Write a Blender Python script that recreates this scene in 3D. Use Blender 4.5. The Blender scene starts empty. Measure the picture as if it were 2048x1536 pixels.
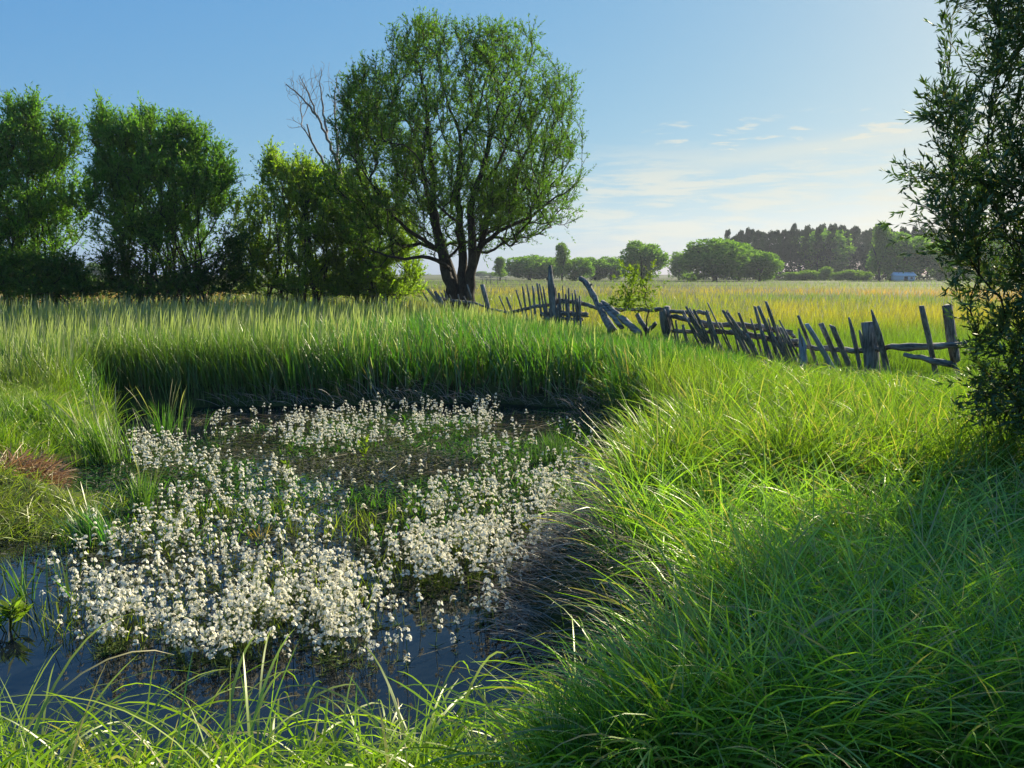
import bpy, math, random
import numpy as np
from mathutils import Vector

R = math.radians
rng = np.random.default_rng(7)
random.seed(7)
scene = bpy.context.scene
COL = scene.collection
PI = math.pi

# ------------------------------------------------------------------ camera
F = 1576.0                     # focal length in pixels of the 2048 px wide picture
PITCH = 7.91
CAMZ = 1.7
cam = bpy.data.cameras.new("camera")
cam_ob = bpy.data.objects.new("camera", cam)
COL.objects.link(cam_ob)
cam.sensor_width = 36.0
cam.lens = 36.0 * F / 2048.0
cam.clip_start = 0.05
cam.clip_end = 12000.0
cam_ob.location = (0, 0, CAMZ)
cam_ob.rotation_euler = (R(90 - PITCH), 0, 0)
scene.camera = cam_ob

# ------------------------------------------------------------------ light
SUN_AZ, SUN_EL = 39.0, 26.0     # azimuth clockwise from +Y (the view direction)
world = bpy.data.worlds.new("World")
scene.world = world
world.use_nodes = True
wn, wl = world.node_tree.nodes, world.node_tree.links
for n in list(wn): wn.remove(n)
w_out = wn.new("ShaderNodeOutputWorld")
w_bg = wn.new("ShaderNodeBackground"); w_bg.inputs["Strength"].default_value = 0.105
sky = wn.new("ShaderNodeTexSky"); sky.sky_type = 'NISHITA'; sky.sun_disc = False
sky.sun_elevation = R(SUN_EL); sky.sun_rotation = R(SUN_AZ)
sky.altitude = 100; sky.air_density = 1.0; sky.dust_density = 0.55; sky.ozone_density = 1.6
wtc = wn.new("ShaderNodeTexCoord")
sep = wn.new("ShaderNodeSeparateXYZ"); wl.new(wtc.outputs["Generated"], sep.inputs[0])
def wmath(op, a, b=None, c=None, clamp=False):
    n = wn.new("ShaderNodeMath"); n.operation = op; n.use_clamp = clamp
    for i, v in enumerate((a, b, c)):
        if v is None: continue
        if isinstance(v, (int, float)): n.inputs[i].default_value = v
        else: wl.new(v, n.inputs[i])
    return n.outputs[0]
def wramp(v, lo, hi):
    n = wn.new("ShaderNodeMapRange"); n.interpolation_type = 'SMOOTHSTEP'
    wl.new(v, n.inputs[0]); n.inputs[1].default_value = lo; n.inputs[2].default_value = hi
    return n.outputs[0]
X, Y, Z = sep.outputs
az = wmath('MULTIPLY', wmath('ARCTAN2', X, Y), 57.2958)          # degrees right of the view
el = wmath('MULTIPLY', wmath('ARCSINE', Z), 57.2958)
def wnoise(sx, sy, sz, scale, detail, rough, off=0.0):
    cb = wn.new("ShaderNodeCombineXYZ")
    wl.new(wmath('MULTIPLY', az, sx), cb.inputs[0]); wl.new(wmath('MULTIPLY_ADD', el, sy, off), cb.inputs[1])
    wl.new(wmath('MULTIPLY_ADD', az, 0.03, sz), cb.inputs[2])
    n = wn.new("ShaderNodeTexNoise"); n.inputs["Scale"].default_value = scale
    n.inputs["Detail"].default_value = detail; n.inputs["Roughness"].default_value = rough
    n.inputs["Distortion"].default_value = 0.35
    wl.new(cb.outputs[0], n.inputs["Vector"]); return n.outputs[0]
def window(v, a, b, c, d):
    return wmath('MULTIPLY', wramp(v, a, b), wmath('SUBTRACT', 1.0, wramp(v, c, d)))
# low bank of thin streaked cloud, thickening to the right
n1 = wnoise(0.045, 0.42, 0.0, 3.0, 9.0, 0.62)
bank = wmath('MULTIPLY', window(el, 0.2, 2.5, 6.0, 9.8), window(az, -2.0, 9.0, 36.0, 52.0))
c1 = wmath('MULTIPLY', wramp(n1, 0.40, 0.62), bank)
c1 = wmath('MULTIPLY', c1, 0.75)
# long soft veil rising to the right above it
veil_el = wmath('SUBTRACT', el, wmath('MULTIPLY_ADD', az, 0.10, 6.2))
c2 = wmath('MULTIPLY', window(veil_el, -1.2, -0.1, 0.1, 1.0), window(az, 3.0, 16.0, 40.0, 55.0))
c2 = wmath('MULTIPLY', c2, wmath('MULTIPLY_ADD', n1, 0.9, 0.1))
# small separate puffs
n3 = wnoise(0.13, 0.75, 4.7, 2.3, 7.0, 0.55, 3.1)
c3 = wmath('MULTIPLY', wramp(n3, 0.53, 0.68), wmath('MULTIPLY', window(el, 7.2, 8.2, 9.8, 11.0), window(az, 5.0, 14.0, 32.0, 45.0)))
c3 = wmath('MULTIPLY', c3, 0.9)
cl = wmath('MAXIMUM', wmath('MAXIMUM', c1, wmath('MULTIPLY', c2, 0.8)), c3, clamp=True)
# clear evening air: deepen the blue and even out the brightness of the sky texture
srgb = wn.new("ShaderNodeSeparateColor"); wl.new(sky.outputs[0], srgb.inputs[0])
crgb = wn.new("ShaderNodeCombineColor")
for i, (k_, g_) in enumerate(((0.32, 0.88), (0.87, 0.53), (2.35, 0.15))):
    wl.new(wmath('MULTIPLY', wmath('POWER', srgb.outputs[i], g_), k_), crgb.inputs[i])
cmix = wn.new("ShaderNodeMix"); cmix.data_type = 'RGBA'
wl.new(cl, cmix.inputs["Factor"]); wl.new(crgb.outputs[0], cmix.inputs["A"])
cmix.inputs["B"].default_value = (3.5, 3.45, 2.95, 1)
wl.new(cmix.outputs["Result"], w_bg.inputs["Color"]); wl.new(w_bg.outputs[0], w_out.inputs[0])

sun = bpy.data.lights.new("sun", 'SUN'); sun.energy = 5.0; sun.angle = R(0.6); sun.color = (1.0, 0.90, 0.70)
sun_ob = bpy.data.objects.new("sun", sun); COL.objects.link(sun_ob)
sd = Vector((math.sin(R(SUN_AZ)) * math.cos(R(SUN_EL)), math.cos(R(SUN_AZ)) * math.cos(R(SUN_EL)), math.sin(R(SUN_EL))))
sun_ob.rotation_euler = sd.to_track_quat('Z', 'Y').to_euler()
sun_ob.location = sd * 50

scene.view_settings.view_transform = 'Standard'
scene.view_settings.look = 'None'
scene.view_settings.gamma = 1.0
scene.view_settings.exposure = 1.12
scene.cycles.max_bounces = 6
scene.cycles.diffuse_bounces = 3
scene.cycles.glossy_bounces = 2
scene.cycles.transmission_bounces = 4
scene.cycles.caustics_reflective = False
scene.cycles.caustics_refractive = False

# ------------------------------------------------------------------ helpers
cp_, sp_ = math.cos(R(PITCH)), math.sin(R(PITCH))
def ray(u, v):
    a = (u - 1024) / F; b = -(v - 768) / F
    return a, cp_ + b * sp_, -sp_ + b * cp_
def at(u, v, y):
    """world point seen at picture position (u, v) at distance y ahead"""
    a, b, c = ray(u, v)
    return np.array([a / b * y, y, CAMZ + c / b * y])
def onz(u, v, z):
    a, b, c = ray(u, v); t = (z - CAMZ) / c
    return np.array([a * t, b * t, z])

def smooth(a, b, x):
    t = np.clip((x - a) / (b - a), 0, 1); return t * t * (3 - 2 * t)
def hash2(i, j, s):
    h = np.sin(i * 127.1 + j * 311.7 + s * 74.7) * 43758.5453
    return h - np.floor(h)
def vnoise(x, y, s=0.0):
    x = np.asarray(x, float); y = np.asarray(y, float)
    i = np.floor(x); j = np.floor(y); fx = x - i; fy = y - j
    fx = fx * fx * (3 - 2 * fx); fy = fy * fy * (3 - 2 * fy)
    a = hash2(i, j, s); b = hash2(i + 1, j, s); c = hash2(i, j + 1, s); d = hash2(i + 1, j + 1, s)
    return a + (b - a) * fx + (c - a) * fy + (a - b - c + d) * fx * fy
def fbm(x, y, s=0.0):
    return (vnoise(x, y, s) + 0.5 * vnoise(x * 2.1, y * 2.1, s + 3) + 0.25 * vnoise(x * 4.3, y * 4.3, s + 7)) / 1.75

def inpoly(px, py, poly):
    inside = np.zeros(np.shape(px), bool); n = len(poly)
    for i in range(n):
        x1, y1 = poly[i]; x2, y2 = poly[(i + 1) % n]
        c = ((y1 > py) != (y2 > py))
        xi = (x2 - x1) * (py - y1) / ((y2 - y1) if y2 != y1 else 1e-9) + x1
        inside ^= c & (px < xi)
    return inside
def sdpoly(px, py, poly):
    """signed distance, negative inside"""
    d = np.full(np.shape(px), 1e9); n = len(poly)
    for i in range(n):
        x1, y1 = poly[i]; x2, y2 = poly[(i + 1) % n]
        dx, dy = x2 - x1, y2 - y1
        t = np.clip(((px - x1) * dx + (py - y1) * dy) / (dx * dx + dy * dy), 0, 1)
        d = np.minimum(d, np.hypot(px - x1 - t * dx, py - y1 - t * dy))
    return np.where(inpoly(px, py, poly), -d, d)

def tag(o, label=None, cat=None, group=None, kind=None):
    if label: o["label"] = label
    if cat: o["category"] = cat
    if group: o["group"] = group
    if kind: o["kind"] = kind
    return o
def empty(name, loc=(0, 0, 0)):
    o = bpy.data.objects.new(name, None); COL.objects.link(o); o.location = loc; o.empty_display_size = 0.2
    return o
def mesh_np(name, V, Q, mat, col=None, parent=None, smooth_=False, tris=None):
    """V (n,3); Q (m,4) quads; tris (k,3)"""
    me = bpy.data.meshes.new(name)
    V = np.asarray(V, np.float32)
    Q = np.zeros((0, 4), np.int32) if Q is None else np.asarray(Q, np.int32)
    T = np.zeros((0, 3), np.int32) if tris is None else np.asarray(tris, np.int32)
    me.vertices.add(len(V)); me.vertices.foreach_set("co", V.ravel())
    nl = Q.size + T.size
    me.loops.add(nl); me.loops.foreach_set("vertex_index", np.concatenate([Q.ravel(), T.ravel()]).astype(np.int32))
    me.polygons.add(len(Q) + len(T))
    st = np.concatenate([np.arange(len(Q)) * 4, Q.size + np.arange(len(T)) * 3]).astype(np.int32)
    me.polygons.foreach_set("loop_start", st)
    if smooth_:
        me.polygons.foreach_set("use_smooth", np.ones(len(Q) + len(T), bool))
    if col is not None:
        a = me.attributes.new("tone", 'FLOAT_COLOR', 'POINT')
        c = np.ones((len(V), 4), np.float32); c[:, :3] = col
        a.data.foreach_set("color", c.ravel())
    me.update(calc_edges=True)
    me.materials.append(mat)
    o = bpy.data.objects.new(name, me); COL.objects.link(o)
    if parent is not None: o.parent = parent
    return o

# ------------------------------------------------------------------ materials
def new_mat(name):
    m = bpy.data.materials.new(name); m.use_nodes = True
    nt = m.node_tree
    for n in list(nt.nodes): nt.nodes.remove(n)
    out = nt.nodes.new("ShaderNodeOutputMaterial")
    return m, nt, out
def leaf_mat(name, trans=0.45, gloss=0.05, rough=0.4, tcol=(1.25, 1.15, 0.45)):
    m, nt, out = new_mat(name); N, L = nt.nodes, nt.links
    at_ = N.new("ShaderNodeAttribute"); at_.attribute_name = "tone"
    df = N.new("ShaderNodeBsdfDiffuse"); L.new(at_.outputs["Color"], df.inputs[0])
    tr = N.new("ShaderNodeBsdfTranslucent")
    mu = N.new("ShaderNodeMix"); mu.data_type = 'RGBA'; mu.blend_type = 'MULTIPLY'; mu.inputs["Factor"].default_value = 1
    L.new(at_.outputs["Color"], mu.inputs["A"]); mu.inputs["B"].default_value = (*tcol, 1); L.new(mu.outputs["Result"], tr.inputs[0])
    mx = N.new("ShaderNodeMixShader"); mx.inputs[0].default_value = trans
    L.new(df.outputs[0], mx.inputs[1]); L.new(tr.outputs[0], mx.inputs[2])
    gl = N.new("ShaderNodeBsdfGlossy"); gl.inputs["Roughness"].default_value = rough
    gl.inputs["Color"].default_value = (0.95, 0.95, 0.82, 1)
    m2 = N.new("ShaderNodeMixShader"); m2.inputs[0].default_value = gloss
    L.new(mx.outputs[0], m2.inputs[1]); L.new(gl.outputs[0], m2.inputs[2])
    L.new(m2.outputs[0], out.inputs[0])
    return m
M_grass = leaf_mat("grass_blade", 0.5, 0.065, 0.42, (1.25, 1.5, 0.42))
M_leaf = leaf_mat("willow_leaf", 0.52, 0.02, 0.5, (1.25, 1.45, 0.45))
M_nearleaf = leaf_mat("grey_willow_leaf", 0.30, 0.06, 0.4, (1.2, 1.4, 0.5))
M_bushleaf = leaf_mat("sunlit_bush_leaf", 0.68, 0.03, 0.45, (1.2, 1.35, 0.45))
M_farleaf = leaf_mat("distant_leaf", 0.5, 0.0, 0.5, (1.25, 1.4, 0.5))
M_dry = leaf_mat("dry_straw", 0.25, 0.05, 0.45, (1.2, 1.0, 0.8))
M_petal = leaf_mat("white_petal", 0.35, 0.0, 0.6, (1.0, 0.98, 0.9))

def wood_mat(name, c1, c2, scale=6.0, bump=0.5, stretch=(1, 1, 0.12), rough=0.85):
    m, nt, out = new_mat(name); N, L = nt.nodes, nt.links
    tc = N.new("ShaderNodeTexCoord"); mp = N.new("ShaderNodeMapping"); mp.inputs["Scale"].default_value = stretch
    L.new(tc.outputs["Object"], mp.inputs[0])
    no = N.new("ShaderNodeTexNoise"); no.inputs["Scale"].default_value = scale * 8; no.inputs["Detail"].default_value = 8
    no.inputs["Roughness"].default_value = 0.7; L.new(mp.outputs[0], no.inputs["Vector"])
    n2 = N.new("ShaderNodeTexNoise"); n2.inputs["Scale"].default_value = scale * 0.8; n2.inputs["Detail"].default_value = 4
    L.new(tc.outputs["Object"], n2.inputs["Vector"])
    cr = N.new("ShaderNodeValToRGB"); cr.color_ramp.elements[0].position = 0.36; cr.color_ramp.elements[1].position = 0.66
    cr.color_ramp.elements[0].color = (*c1, 1); cr.color_ramp.elements[1].color = (*c2, 1)
    ad = N.new("ShaderNodeMath"); ad.operation = 'ADD'; ml = N.new("ShaderNodeMath"); ml.operation = 'MULTIPLY_ADD'
    L.new(n2.outputs[0], ml.inputs[0]); ml.inputs[1].default_value = 0.5; ml.inputs[2].default_value = -0.25
    L.new(no.outputs[0], ad.inputs[0]); L.new(ml.outputs[0], ad.inputs[1]); L.new(ad.outputs[0], cr.inputs[0])
    bs = N.new("ShaderNodeBsdfPrincipled"); bs.inputs["Roughness"].default_value = rough
    bs.inputs["Specular IOR Level"].default_value = 0.25
    L.new(cr.outputs[0], bs.inputs["Base Color"])
    bp = N.new("ShaderNodeBump"); bp.inputs["Strength"].default_value = bump; bp.inputs["Distance"].default_value = 0.03
    L.new(no.outputs[0], bp.inputs["Height"]); L.new(bp.outputs[0], bs.inputs["Normal"])
    L.new(bs.outputs[0], out.inputs[0])
    return m
M_bark = wood_mat("willow_bark", (0.018, 0.014, 0.011), (0.065, 0.054, 0.042), 3.0, 0.9, (1, 1, 0.25))
M_twig = wood_mat("twig_bark", (0.07, 0.055, 0.035), (0.16, 0.13, 0.085), 3.0, 0.2)
M_dead = wood_mat("dead_branch_bark", (0.16, 0.13, 0.11), (0.32, 0.28, 0.24), 3.0, 0.2)
M_fence = wood_mat("weathered_grey_wood", (0.06, 0.058, 0.055), (0.38, 0.35, 0.31), 3.2, 0.8)
M_fence_light = wood_mat("bleached_pale_wood", (0.22, 0.26, 0.32), (0.45, 0.50, 0.58), 3.2, 0.5)
M_rail = wood_mat("weathered_rail_wood", (0.06, 0.056, 0.05), (0.36, 0.33, 0.29), 3.2, 0.9, (0.15, 0.15, 1))

def noise_ground(name, cols, scale, bump=0.3, rough=0.95, s2=0.03):
    m, nt, out = new_mat(name); N, L = nt.nodes, nt.links
    tc = N.new("ShaderNodeTexCoord")
    no = N.new("ShaderNodeTexNoise"); no.inputs["Scale"].default_value = scale; no.inputs["Detail"].default_value = 8
    no.inputs["Roughness"].default_value = 0.65; L.new(tc.outputs["Object"], no.inputs["Vector"])
    n2 = N.new("ShaderNodeTexNoise"); n2.inputs["Scale"].default_value = s2; n2.inputs["Detail"].default_value = 5
    L.new(tc.outputs["Object"], n2.inputs["Vector"])
    cr = N.new("ShaderNodeValToRGB"); cr.color_ramp.elements[0].position = 0.35; cr.color_ramp.elements[1].position = 0.68
    cr.color_ramp.elements[0].color = (*cols[0], 1); cr.color_ramp.elements[1].color = (*cols[1], 1)
    L.new(no.outputs[0], cr.inputs[0])
    c2 = N.new("ShaderNodeValToRGB"); c2.color_ramp.elements[0].position = 0.45; c2.color_ramp.elements[1].position = 0.62
    c2.color_ramp.elements[0].color = (0, 0, 0, 1); c2.color_ramp.elements[1].color = (1, 1, 1, 1)
    L.new(n2.outputs[0], c2.inputs[0])
    mx = N.new("ShaderNodeMix"); mx.data_type = 'RGBA'; L.new(c2.outputs[0], mx.inputs["Factor"])
    L.new(cr.outputs[0], mx.inputs["A"]); mx.inputs["B"].default_value = (*cols[2], 1)
    bs = N.new("ShaderNodeBsdfPrincipled"); bs.inputs["Roughness"].default_value = rough; bs.inputs["Specular IOR Level"].default_value = 0.1
    L.new(mx.outputs["Result"], bs.inputs["Base Color"])
    bp = N.new("ShaderNodeBump"); bp.inputs["Strength"].default_value = bump; L.new(no.outputs[0], bp.inputs["Height"])
    L.new(bp.outputs[0], bs.inputs["Normal"]); L.new(bs.outputs[0], out.inputs[0])
    return m

# ------------------------------------------------------------------ terrain and pond
WZ = -0.30
pond_px = [(240, 822), (420, 815), (620, 810), (800, 806), (1000, 806), (1180, 818), (1222, 860), (1240, 930), (1232, 1000),
           (1150, 1075), (1060, 1170), (1085, 1270), (1190, 1350), (1240, 1430), (1200, 1500), (1050, 1545), (700, 1600), (200, 1620), (-500, 1640),
           (-900, 1300), (-420, 1110), (-60, 1090), (90, 1058), (165, 1018), (150, 985), (95, 965), (120, 925), (215, 898), (215, 860)]
POND = [tuple(onz(u, v, WZ)[:2]) for u, v in pond_px]
def ground_z(x, y):
    x = np.asarray(x, float); y = np.asarray(y, float)
    d = sdpoly(x, y, POND) + (fbm(x * 2.2, y * 2.2, 5) - 0.5) * 0.35
    z = -0.62 + 0.34 * smooth(-0.5, 0.05, d) + 0.28 * smooth(0.0, 0.7, d)
    far = smooth(0.3, 2.0, d)
    z = z + far * (0.14 * (fbm(x * 0.9, y * 0.9, 2) - 0.45)) * (1 - smooth(40, 90, y))
    return z
def build_ground():
    xs = np.unique(np.concatenate([np.linspace(-4000, -400, 14), np.linspace(-400, -30, 38), np.linspace(-30, -9, 43), np.arange(-9, 9, 0.13),
                                   np.linspace(9, 30, 43), np.linspace(30, 400, 38), np.linspace(400, 4000, 14)]))
    ys = np.unique(np.concatenate([np.linspace(-600, -20, 12), np.linspace(-20, 0, 21), np.arange(0, 16, 0.13), np.linspace(16, 60, 60),
                                   np.linspace(60, 400, 50), np.linspace(400, 9000, 20)]))
    XX, YY = np.meshgrid(xs, ys); x = XX.ravel(); y = YY.ravel()
    z = np.zeros(len(x)); near = (np.abs(x) < 60) & (y > -30) & (y < 90)
    z[near] = ground_z(x[near], y[near])
    V = np.stack([x, y, z], 1); nx = len(xs)
    ii, jj = np.meshgrid(np.arange(len(ys) - 1), np.arange(nx - 1), indexing='ij')
    a = (ii * nx + jj).ravel()
    Q = np.stack([a, a + 1, a + nx + 1, a + nx], 1)
    m = noise_ground("meadow_soil", ((0.022, 0.026, 0.010), (0.07, 0.085, 0.022), (0.13, 0.14, 0.035)), 2.5)
    o = mesh_np("ground", V, Q, m, smooth_=True)
    tag(o, "grassy meadow ground sloping down into the pond", "ground", kind="structure")
build_ground()

def build_water():
    m, nt, out = new_mat("pond_water"); N, L = nt.nodes, nt.links
    bs = N.new("ShaderNodeBsdfPrincipled"); bs.inputs["Base Color"].default_value = (0.006, 0.009, 0.012, 1)
    bs.inputs["Roughness"].default_value = 0.03; bs.inputs["IOR"].default_value = 1.45
    tc = N.new("ShaderNodeTexCoord"); no = N.new("ShaderNodeTexNoise"); no.inputs["Scale"].default_value = 2.2
    no.inputs["Detail"].default_value = 3; L.new(tc.outputs["Object"], no.inputs["Vector"])
    bp = N.new("ShaderNodeBump"); bp.inputs["Strength"].default_value = 0.06; bp.inputs["Distance"].default_value = 0.05
    L.new(no.outputs[0], bp.inputs["Height"]); L.new(bp.outputs[0], bs.inputs["Normal"])
    L.new(bs.outputs[0], out.inputs[0])
    x0, x1, y0, y1 = -9.0, 3.5, 2.0, 14.0
    V = [(x0, y0, WZ), (x1, y0, WZ), (x1, y1, WZ), (x0, y1, WZ)]
    o = mesh_np("water", V, [(0, 1, 2, 3)], m)
    tag(o, "still dark pond water reflecting the blue sky", "pond", kind="structure")
build_water()

# ------------------------------------------------------------------ grass blades
def blades(P, h, w, azm, lean, bend, k, colA, colB, prof=None, power=1.3, twist=0.9, up=None):
    """P (N,3) roots; curved strips integrated along their length. Returns V, Q, C"""
    N = len(P); t = np.linspace(0, 1, k + 1)
    if prof is None: prof = np.sqrt(np.clip(1 - t ** 2.2, 0, 1)) * (0.55 + 0.45 * np.minimum(1, t * 3 + 0.2)); prof[-1] = 0.06
    prof = np.asarray(prof)
    tm = (t[:-1] + t[1:]) / 2
    th = lean[:, None] + bend[:, None] * tm[None] ** power
    ds = (h / k)[:, None]
    r = np.concatenate([np.zeros((N, 1)), np.cumsum(np.sin(th) * ds, 1)], 1)
    z = np.concatenate([np.zeros((N, 1)), np.cumsum(np.cos(th) * ds, 1)], 1)
    ca, sa = np.cos(azm), np.sin(azm)
    ctr = np.stack([P[:, 0:1] + r * ca[:, None], P[:, 1:2] + r * sa[:, None], P[:, 2:3] + z], 2)
    tw = rng.normal(0, twist, N)
    thv = lean[:, None] + bend[:, None] * t[None] ** power
    side = np.stack([-sa, ca, np.zeros(N)], 1)[:, None, :] * np.cos(tw)[:, None, None]
    nrm = np.stack([np.cos(thv) * ca[:, None], np.cos(thv) * sa[:, None], -np.sin(thv)], 2) * np.sin(tw)[:, None, None]
    wd = (side + nrm) * (w[:, None] * prof[None] * 0.5)[:, :, None]
    V = np.stack([ctr - wd, ctr + wd], 2).reshape(-1, 3)
    base = (np.arange(N) * (k + 1) * 2)[:, None] + (np.arange(k) * 2)[None]
    Q = np.stack([base, base + 1, base + 3, base + 2], 2).reshape(-1, 4)
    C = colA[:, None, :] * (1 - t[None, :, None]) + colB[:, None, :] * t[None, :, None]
    C = np.repeat(C[:, :, None, :], 2, 2).reshape(-1, 3)
    return V, Q, C
def merge(parts):
    Vs, Qs, Cs = [], [], []; o = 0
    for V, Q, C in parts:
        Vs.append(V); Qs.append(Q + o); Cs.append(C); o += len(V)
    return np.concatenate(Vs), np.concatenate(Qs), np.concatenate(Cs)
def mixc(a, b, t):
    a = np.asarray(a, float); b = np.asarray(b, float); t = np.asarray(t)[:, None]
    return a * (1 - t) + b * t
def jit(c, s=0.18):
    return np.clip(c * rng.normal(1, s, (len(c), 1)), 0.002, 1)
def U(a, b, n): return rng.uniform(a, b, n)
def pts(n, x0, x1, y0, y1, p=0.0):
    """random points; p = exponent of density falling with distance, spread like the view"""
    if p == 0: return U(x0, x1, n), U(y0, y1, n)
    u = U(0, 1, n); a, b = y0 ** -p, y1 ** -p
    y = (a + (b - a) * u) ** (-1 / p)
    return y * U(x0, x1, n), y
def with_z(x, y): return np.stack([x, y, ground_z(x, y) - 0.02], 1)

# fence line on the ground, used to separate the meadow from the field beyond
FU = np.array([800, 850, 1000, 1100, 1230, 1330, 1450, 1600, 1750, 1900, 1960, 2100.])
FD = np.array([30.5, 29, 24.5, 21.5, 19.0, 17.6, 16.0, 14.3, 12.8, 11.6, 11.2, 10.4])
def fdepth(u): return np.interp(u, FU, FD)

GREEN = (0.055, 0.125, 0.018); YGREEN = (0.13, 0.20, 0.025); BLUEG = (0.05, 0.115, 0.035); STRAW = (0.30, 0.27, 0.17); GOLD = (0.27, 0.20, 0.055); RUST = (0.27, 0.13, 0.05)

VT_U = [-400, 0, 600, 850, 1000, 1100, 1230, 1330, 1450, 1600, 1900, 2300]
VT_V = [566, 570, 580, 592, 616, 636, 655, 664, 694, 716, 728, 730]
def cap(x, y, h, z0):
    """the grass gets lower towards the fence, as it does there"""
    u = 1024 + x / y * F * 0.99
    v = np.interp(u, VT_U, VT_V) + rng.normal(4, 5, len(x)) + 46 * (1 - smooth(13, 20, y)) * (fbm(x * 0.9, y * 0.9, 9) - 0.22)
    a = R(PITCH) - np.arctan((768 - v) / F)
    top = CAMZ - y * np.tan(a) - z0
    v2 = np.interp(u, [-800, 0, 330, 450, 600, 820, 1000, 1150, 1250, 1330, 1450], [1430, 1440, 1460, 1390, 1480, 1490, 1480, 1450, 1390, 1280, 930]) + rng.normal(20, 42, len(x))
    near = CAMZ - y * np.tan(R(PITCH) - np.arctan((768 - v2) / F)) - z0
    top = np.where(y < 4.3, np.minimum(top, near * 1.12), top)
    top = np.where((x < -2.2) & (y < 11.2), np.minimum(top, 0.26 + 0.75 * smooth(9.6, 11.2, y) + 0.22 * vnoise(x * 1.5, y * 1.5, 4)), top)
    return np.clip(np.minimum(h, top), 0.10, 5)
def g_field():
    n = 150000
    x, y = pts(n, -0.95, 0.95, 12, 300, 0.9)
    u = 1024 + x / y * F * 0.99
    keep = (y > np.where(u > 800, fdepth(u) + 0.2, 36)) & (y < 236 + 20 * vnoise(x * 0.01, y * 0))
    x, y = x[keep], y[keep]; n = len(x)
    P = np.stack([x, y, np.where(y < 60, ground_z(x, y), 0.0) - 0.02], 1)
    big = fbm(x * 0.035, y * 0.02, 11); sm = fbm(x * 0.35, y * 0.35, 12)
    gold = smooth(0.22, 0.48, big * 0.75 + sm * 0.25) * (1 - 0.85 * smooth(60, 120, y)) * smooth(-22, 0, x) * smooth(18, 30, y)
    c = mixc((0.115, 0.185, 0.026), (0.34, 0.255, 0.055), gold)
    rust = smooth(0.50, 0.66, fbm(x * 0.06 + 40, y * 0.035, 17)) * smooth(22, 34, y) * (1 - smooth(60, 90, y)) * (rng.random(n) < 0.8)
    c = c * (1 - rust[:, None]) + np.array((0.44, 0.21, 0.09)) * rust[:, None]
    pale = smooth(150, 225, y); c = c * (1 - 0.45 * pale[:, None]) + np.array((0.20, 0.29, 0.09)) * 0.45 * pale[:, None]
    c = jit(c, 0.22)
    h = U(0.32, 0.62, n) * (0.75 + 0.5 * sm); w = 0.0042 + 0.00034 * y * U(0.7, 1.4, n)
    k = 3
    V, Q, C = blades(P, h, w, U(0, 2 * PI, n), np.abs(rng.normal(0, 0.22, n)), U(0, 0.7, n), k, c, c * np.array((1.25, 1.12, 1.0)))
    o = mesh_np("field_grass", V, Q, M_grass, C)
    tag(o, "sunlit golden green hay field with rusty patches stretching beyond the broken fence", "field grass", kind="stuff")
g_field()

def g_meadow():
    n = 170000
    x, y = pts(n, -0.85, 0.42, 9.0, 40, 1.0)
    u = 1024 + x / y * F * 0.99
    sd_ = sdpoly(x, y, POND)
    keep = (sd_ > 0.45) & (y < np.where(u > 800, fdepth(u) + 0.3, 37)) & (u < 1500)
    # leave the belt of broad leaved reeds near the far edge of the pond to the reeds
    belt = (x > -3.6) & (y < 17.5)
    keep &= ~(belt & (rng.random(n) < 0.8))
    x, y, sd_ = x[keep], y[keep], sd_[keep]; n = len(x)
    P = with_z(x, y); nb = fbm(x * 0.5, y * 0.5, 21); nl = fbm(x * 0.16, y * 0.12, 22)
    c = jit(mixc((0.06, 0.135, 0.028), (0.16, 0.215, 0.035), smooth(0.35, 0.7, nl)), 0.2)
    h = cap(x, y, U(0.5, 0.85, n) * (0.7 + 0.55 * nb), P[:, 2]); w = 0.0035 + 0.00042 * y * U(0.7, 1.3, n)
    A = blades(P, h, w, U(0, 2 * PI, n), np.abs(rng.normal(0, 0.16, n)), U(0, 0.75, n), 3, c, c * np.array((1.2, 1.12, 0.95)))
    # tall flowering stems with pale seed heads
    m = 15000
    xs, ys = pts(m, -0.85, 0.3, 9.5, 38, 1.2)
    u = 1024 + xs / ys * F * 0.99
    kp = (sdpoly(xs, ys, POND) > 0.5) & (ys < np.where(u > 800, fdepth(u) + 0.2, 36)) & ~((xs > -2.0) & (ys < 15)) & (rng.random(m) < 0.25 + 0.9 * fbm(xs * 0.3, ys * 0.25, 23))
    xs, ys = xs[kp], ys[kp]; m = len(xs)
    P = with_z(xs, ys)
    prof = np.array([0.35, 0.32, 0.30, 0.3, 1.0, 1.1, 0.12])
    cs = jit(np.tile((0.13, 0.17, 0.05), (m, 1))); ct = jit(np.tile((0.30, 0.31, 0.20), (m, 1)), 0.15)
    B = blades(P, cap(xs, ys, U(0.8, 1.15, m), P[:, 2] - 0.06), 0.004 + 0.00062 * ys, rng.normal(0.15, 0.9, m), np.abs(rng.normal(0.05, 0.07, m)), U(0.0, 0.35, m), 6, cs, ct, prof)
    V, Q, C = merge([A, B])
    o = mesh_np("meadow_grass", V, Q, M_grass, C)
    tag(o, "tall green meadow grass with pale seed heads behind the pond", "meadow grass", kind="stuff")
g_meadow()

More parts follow.
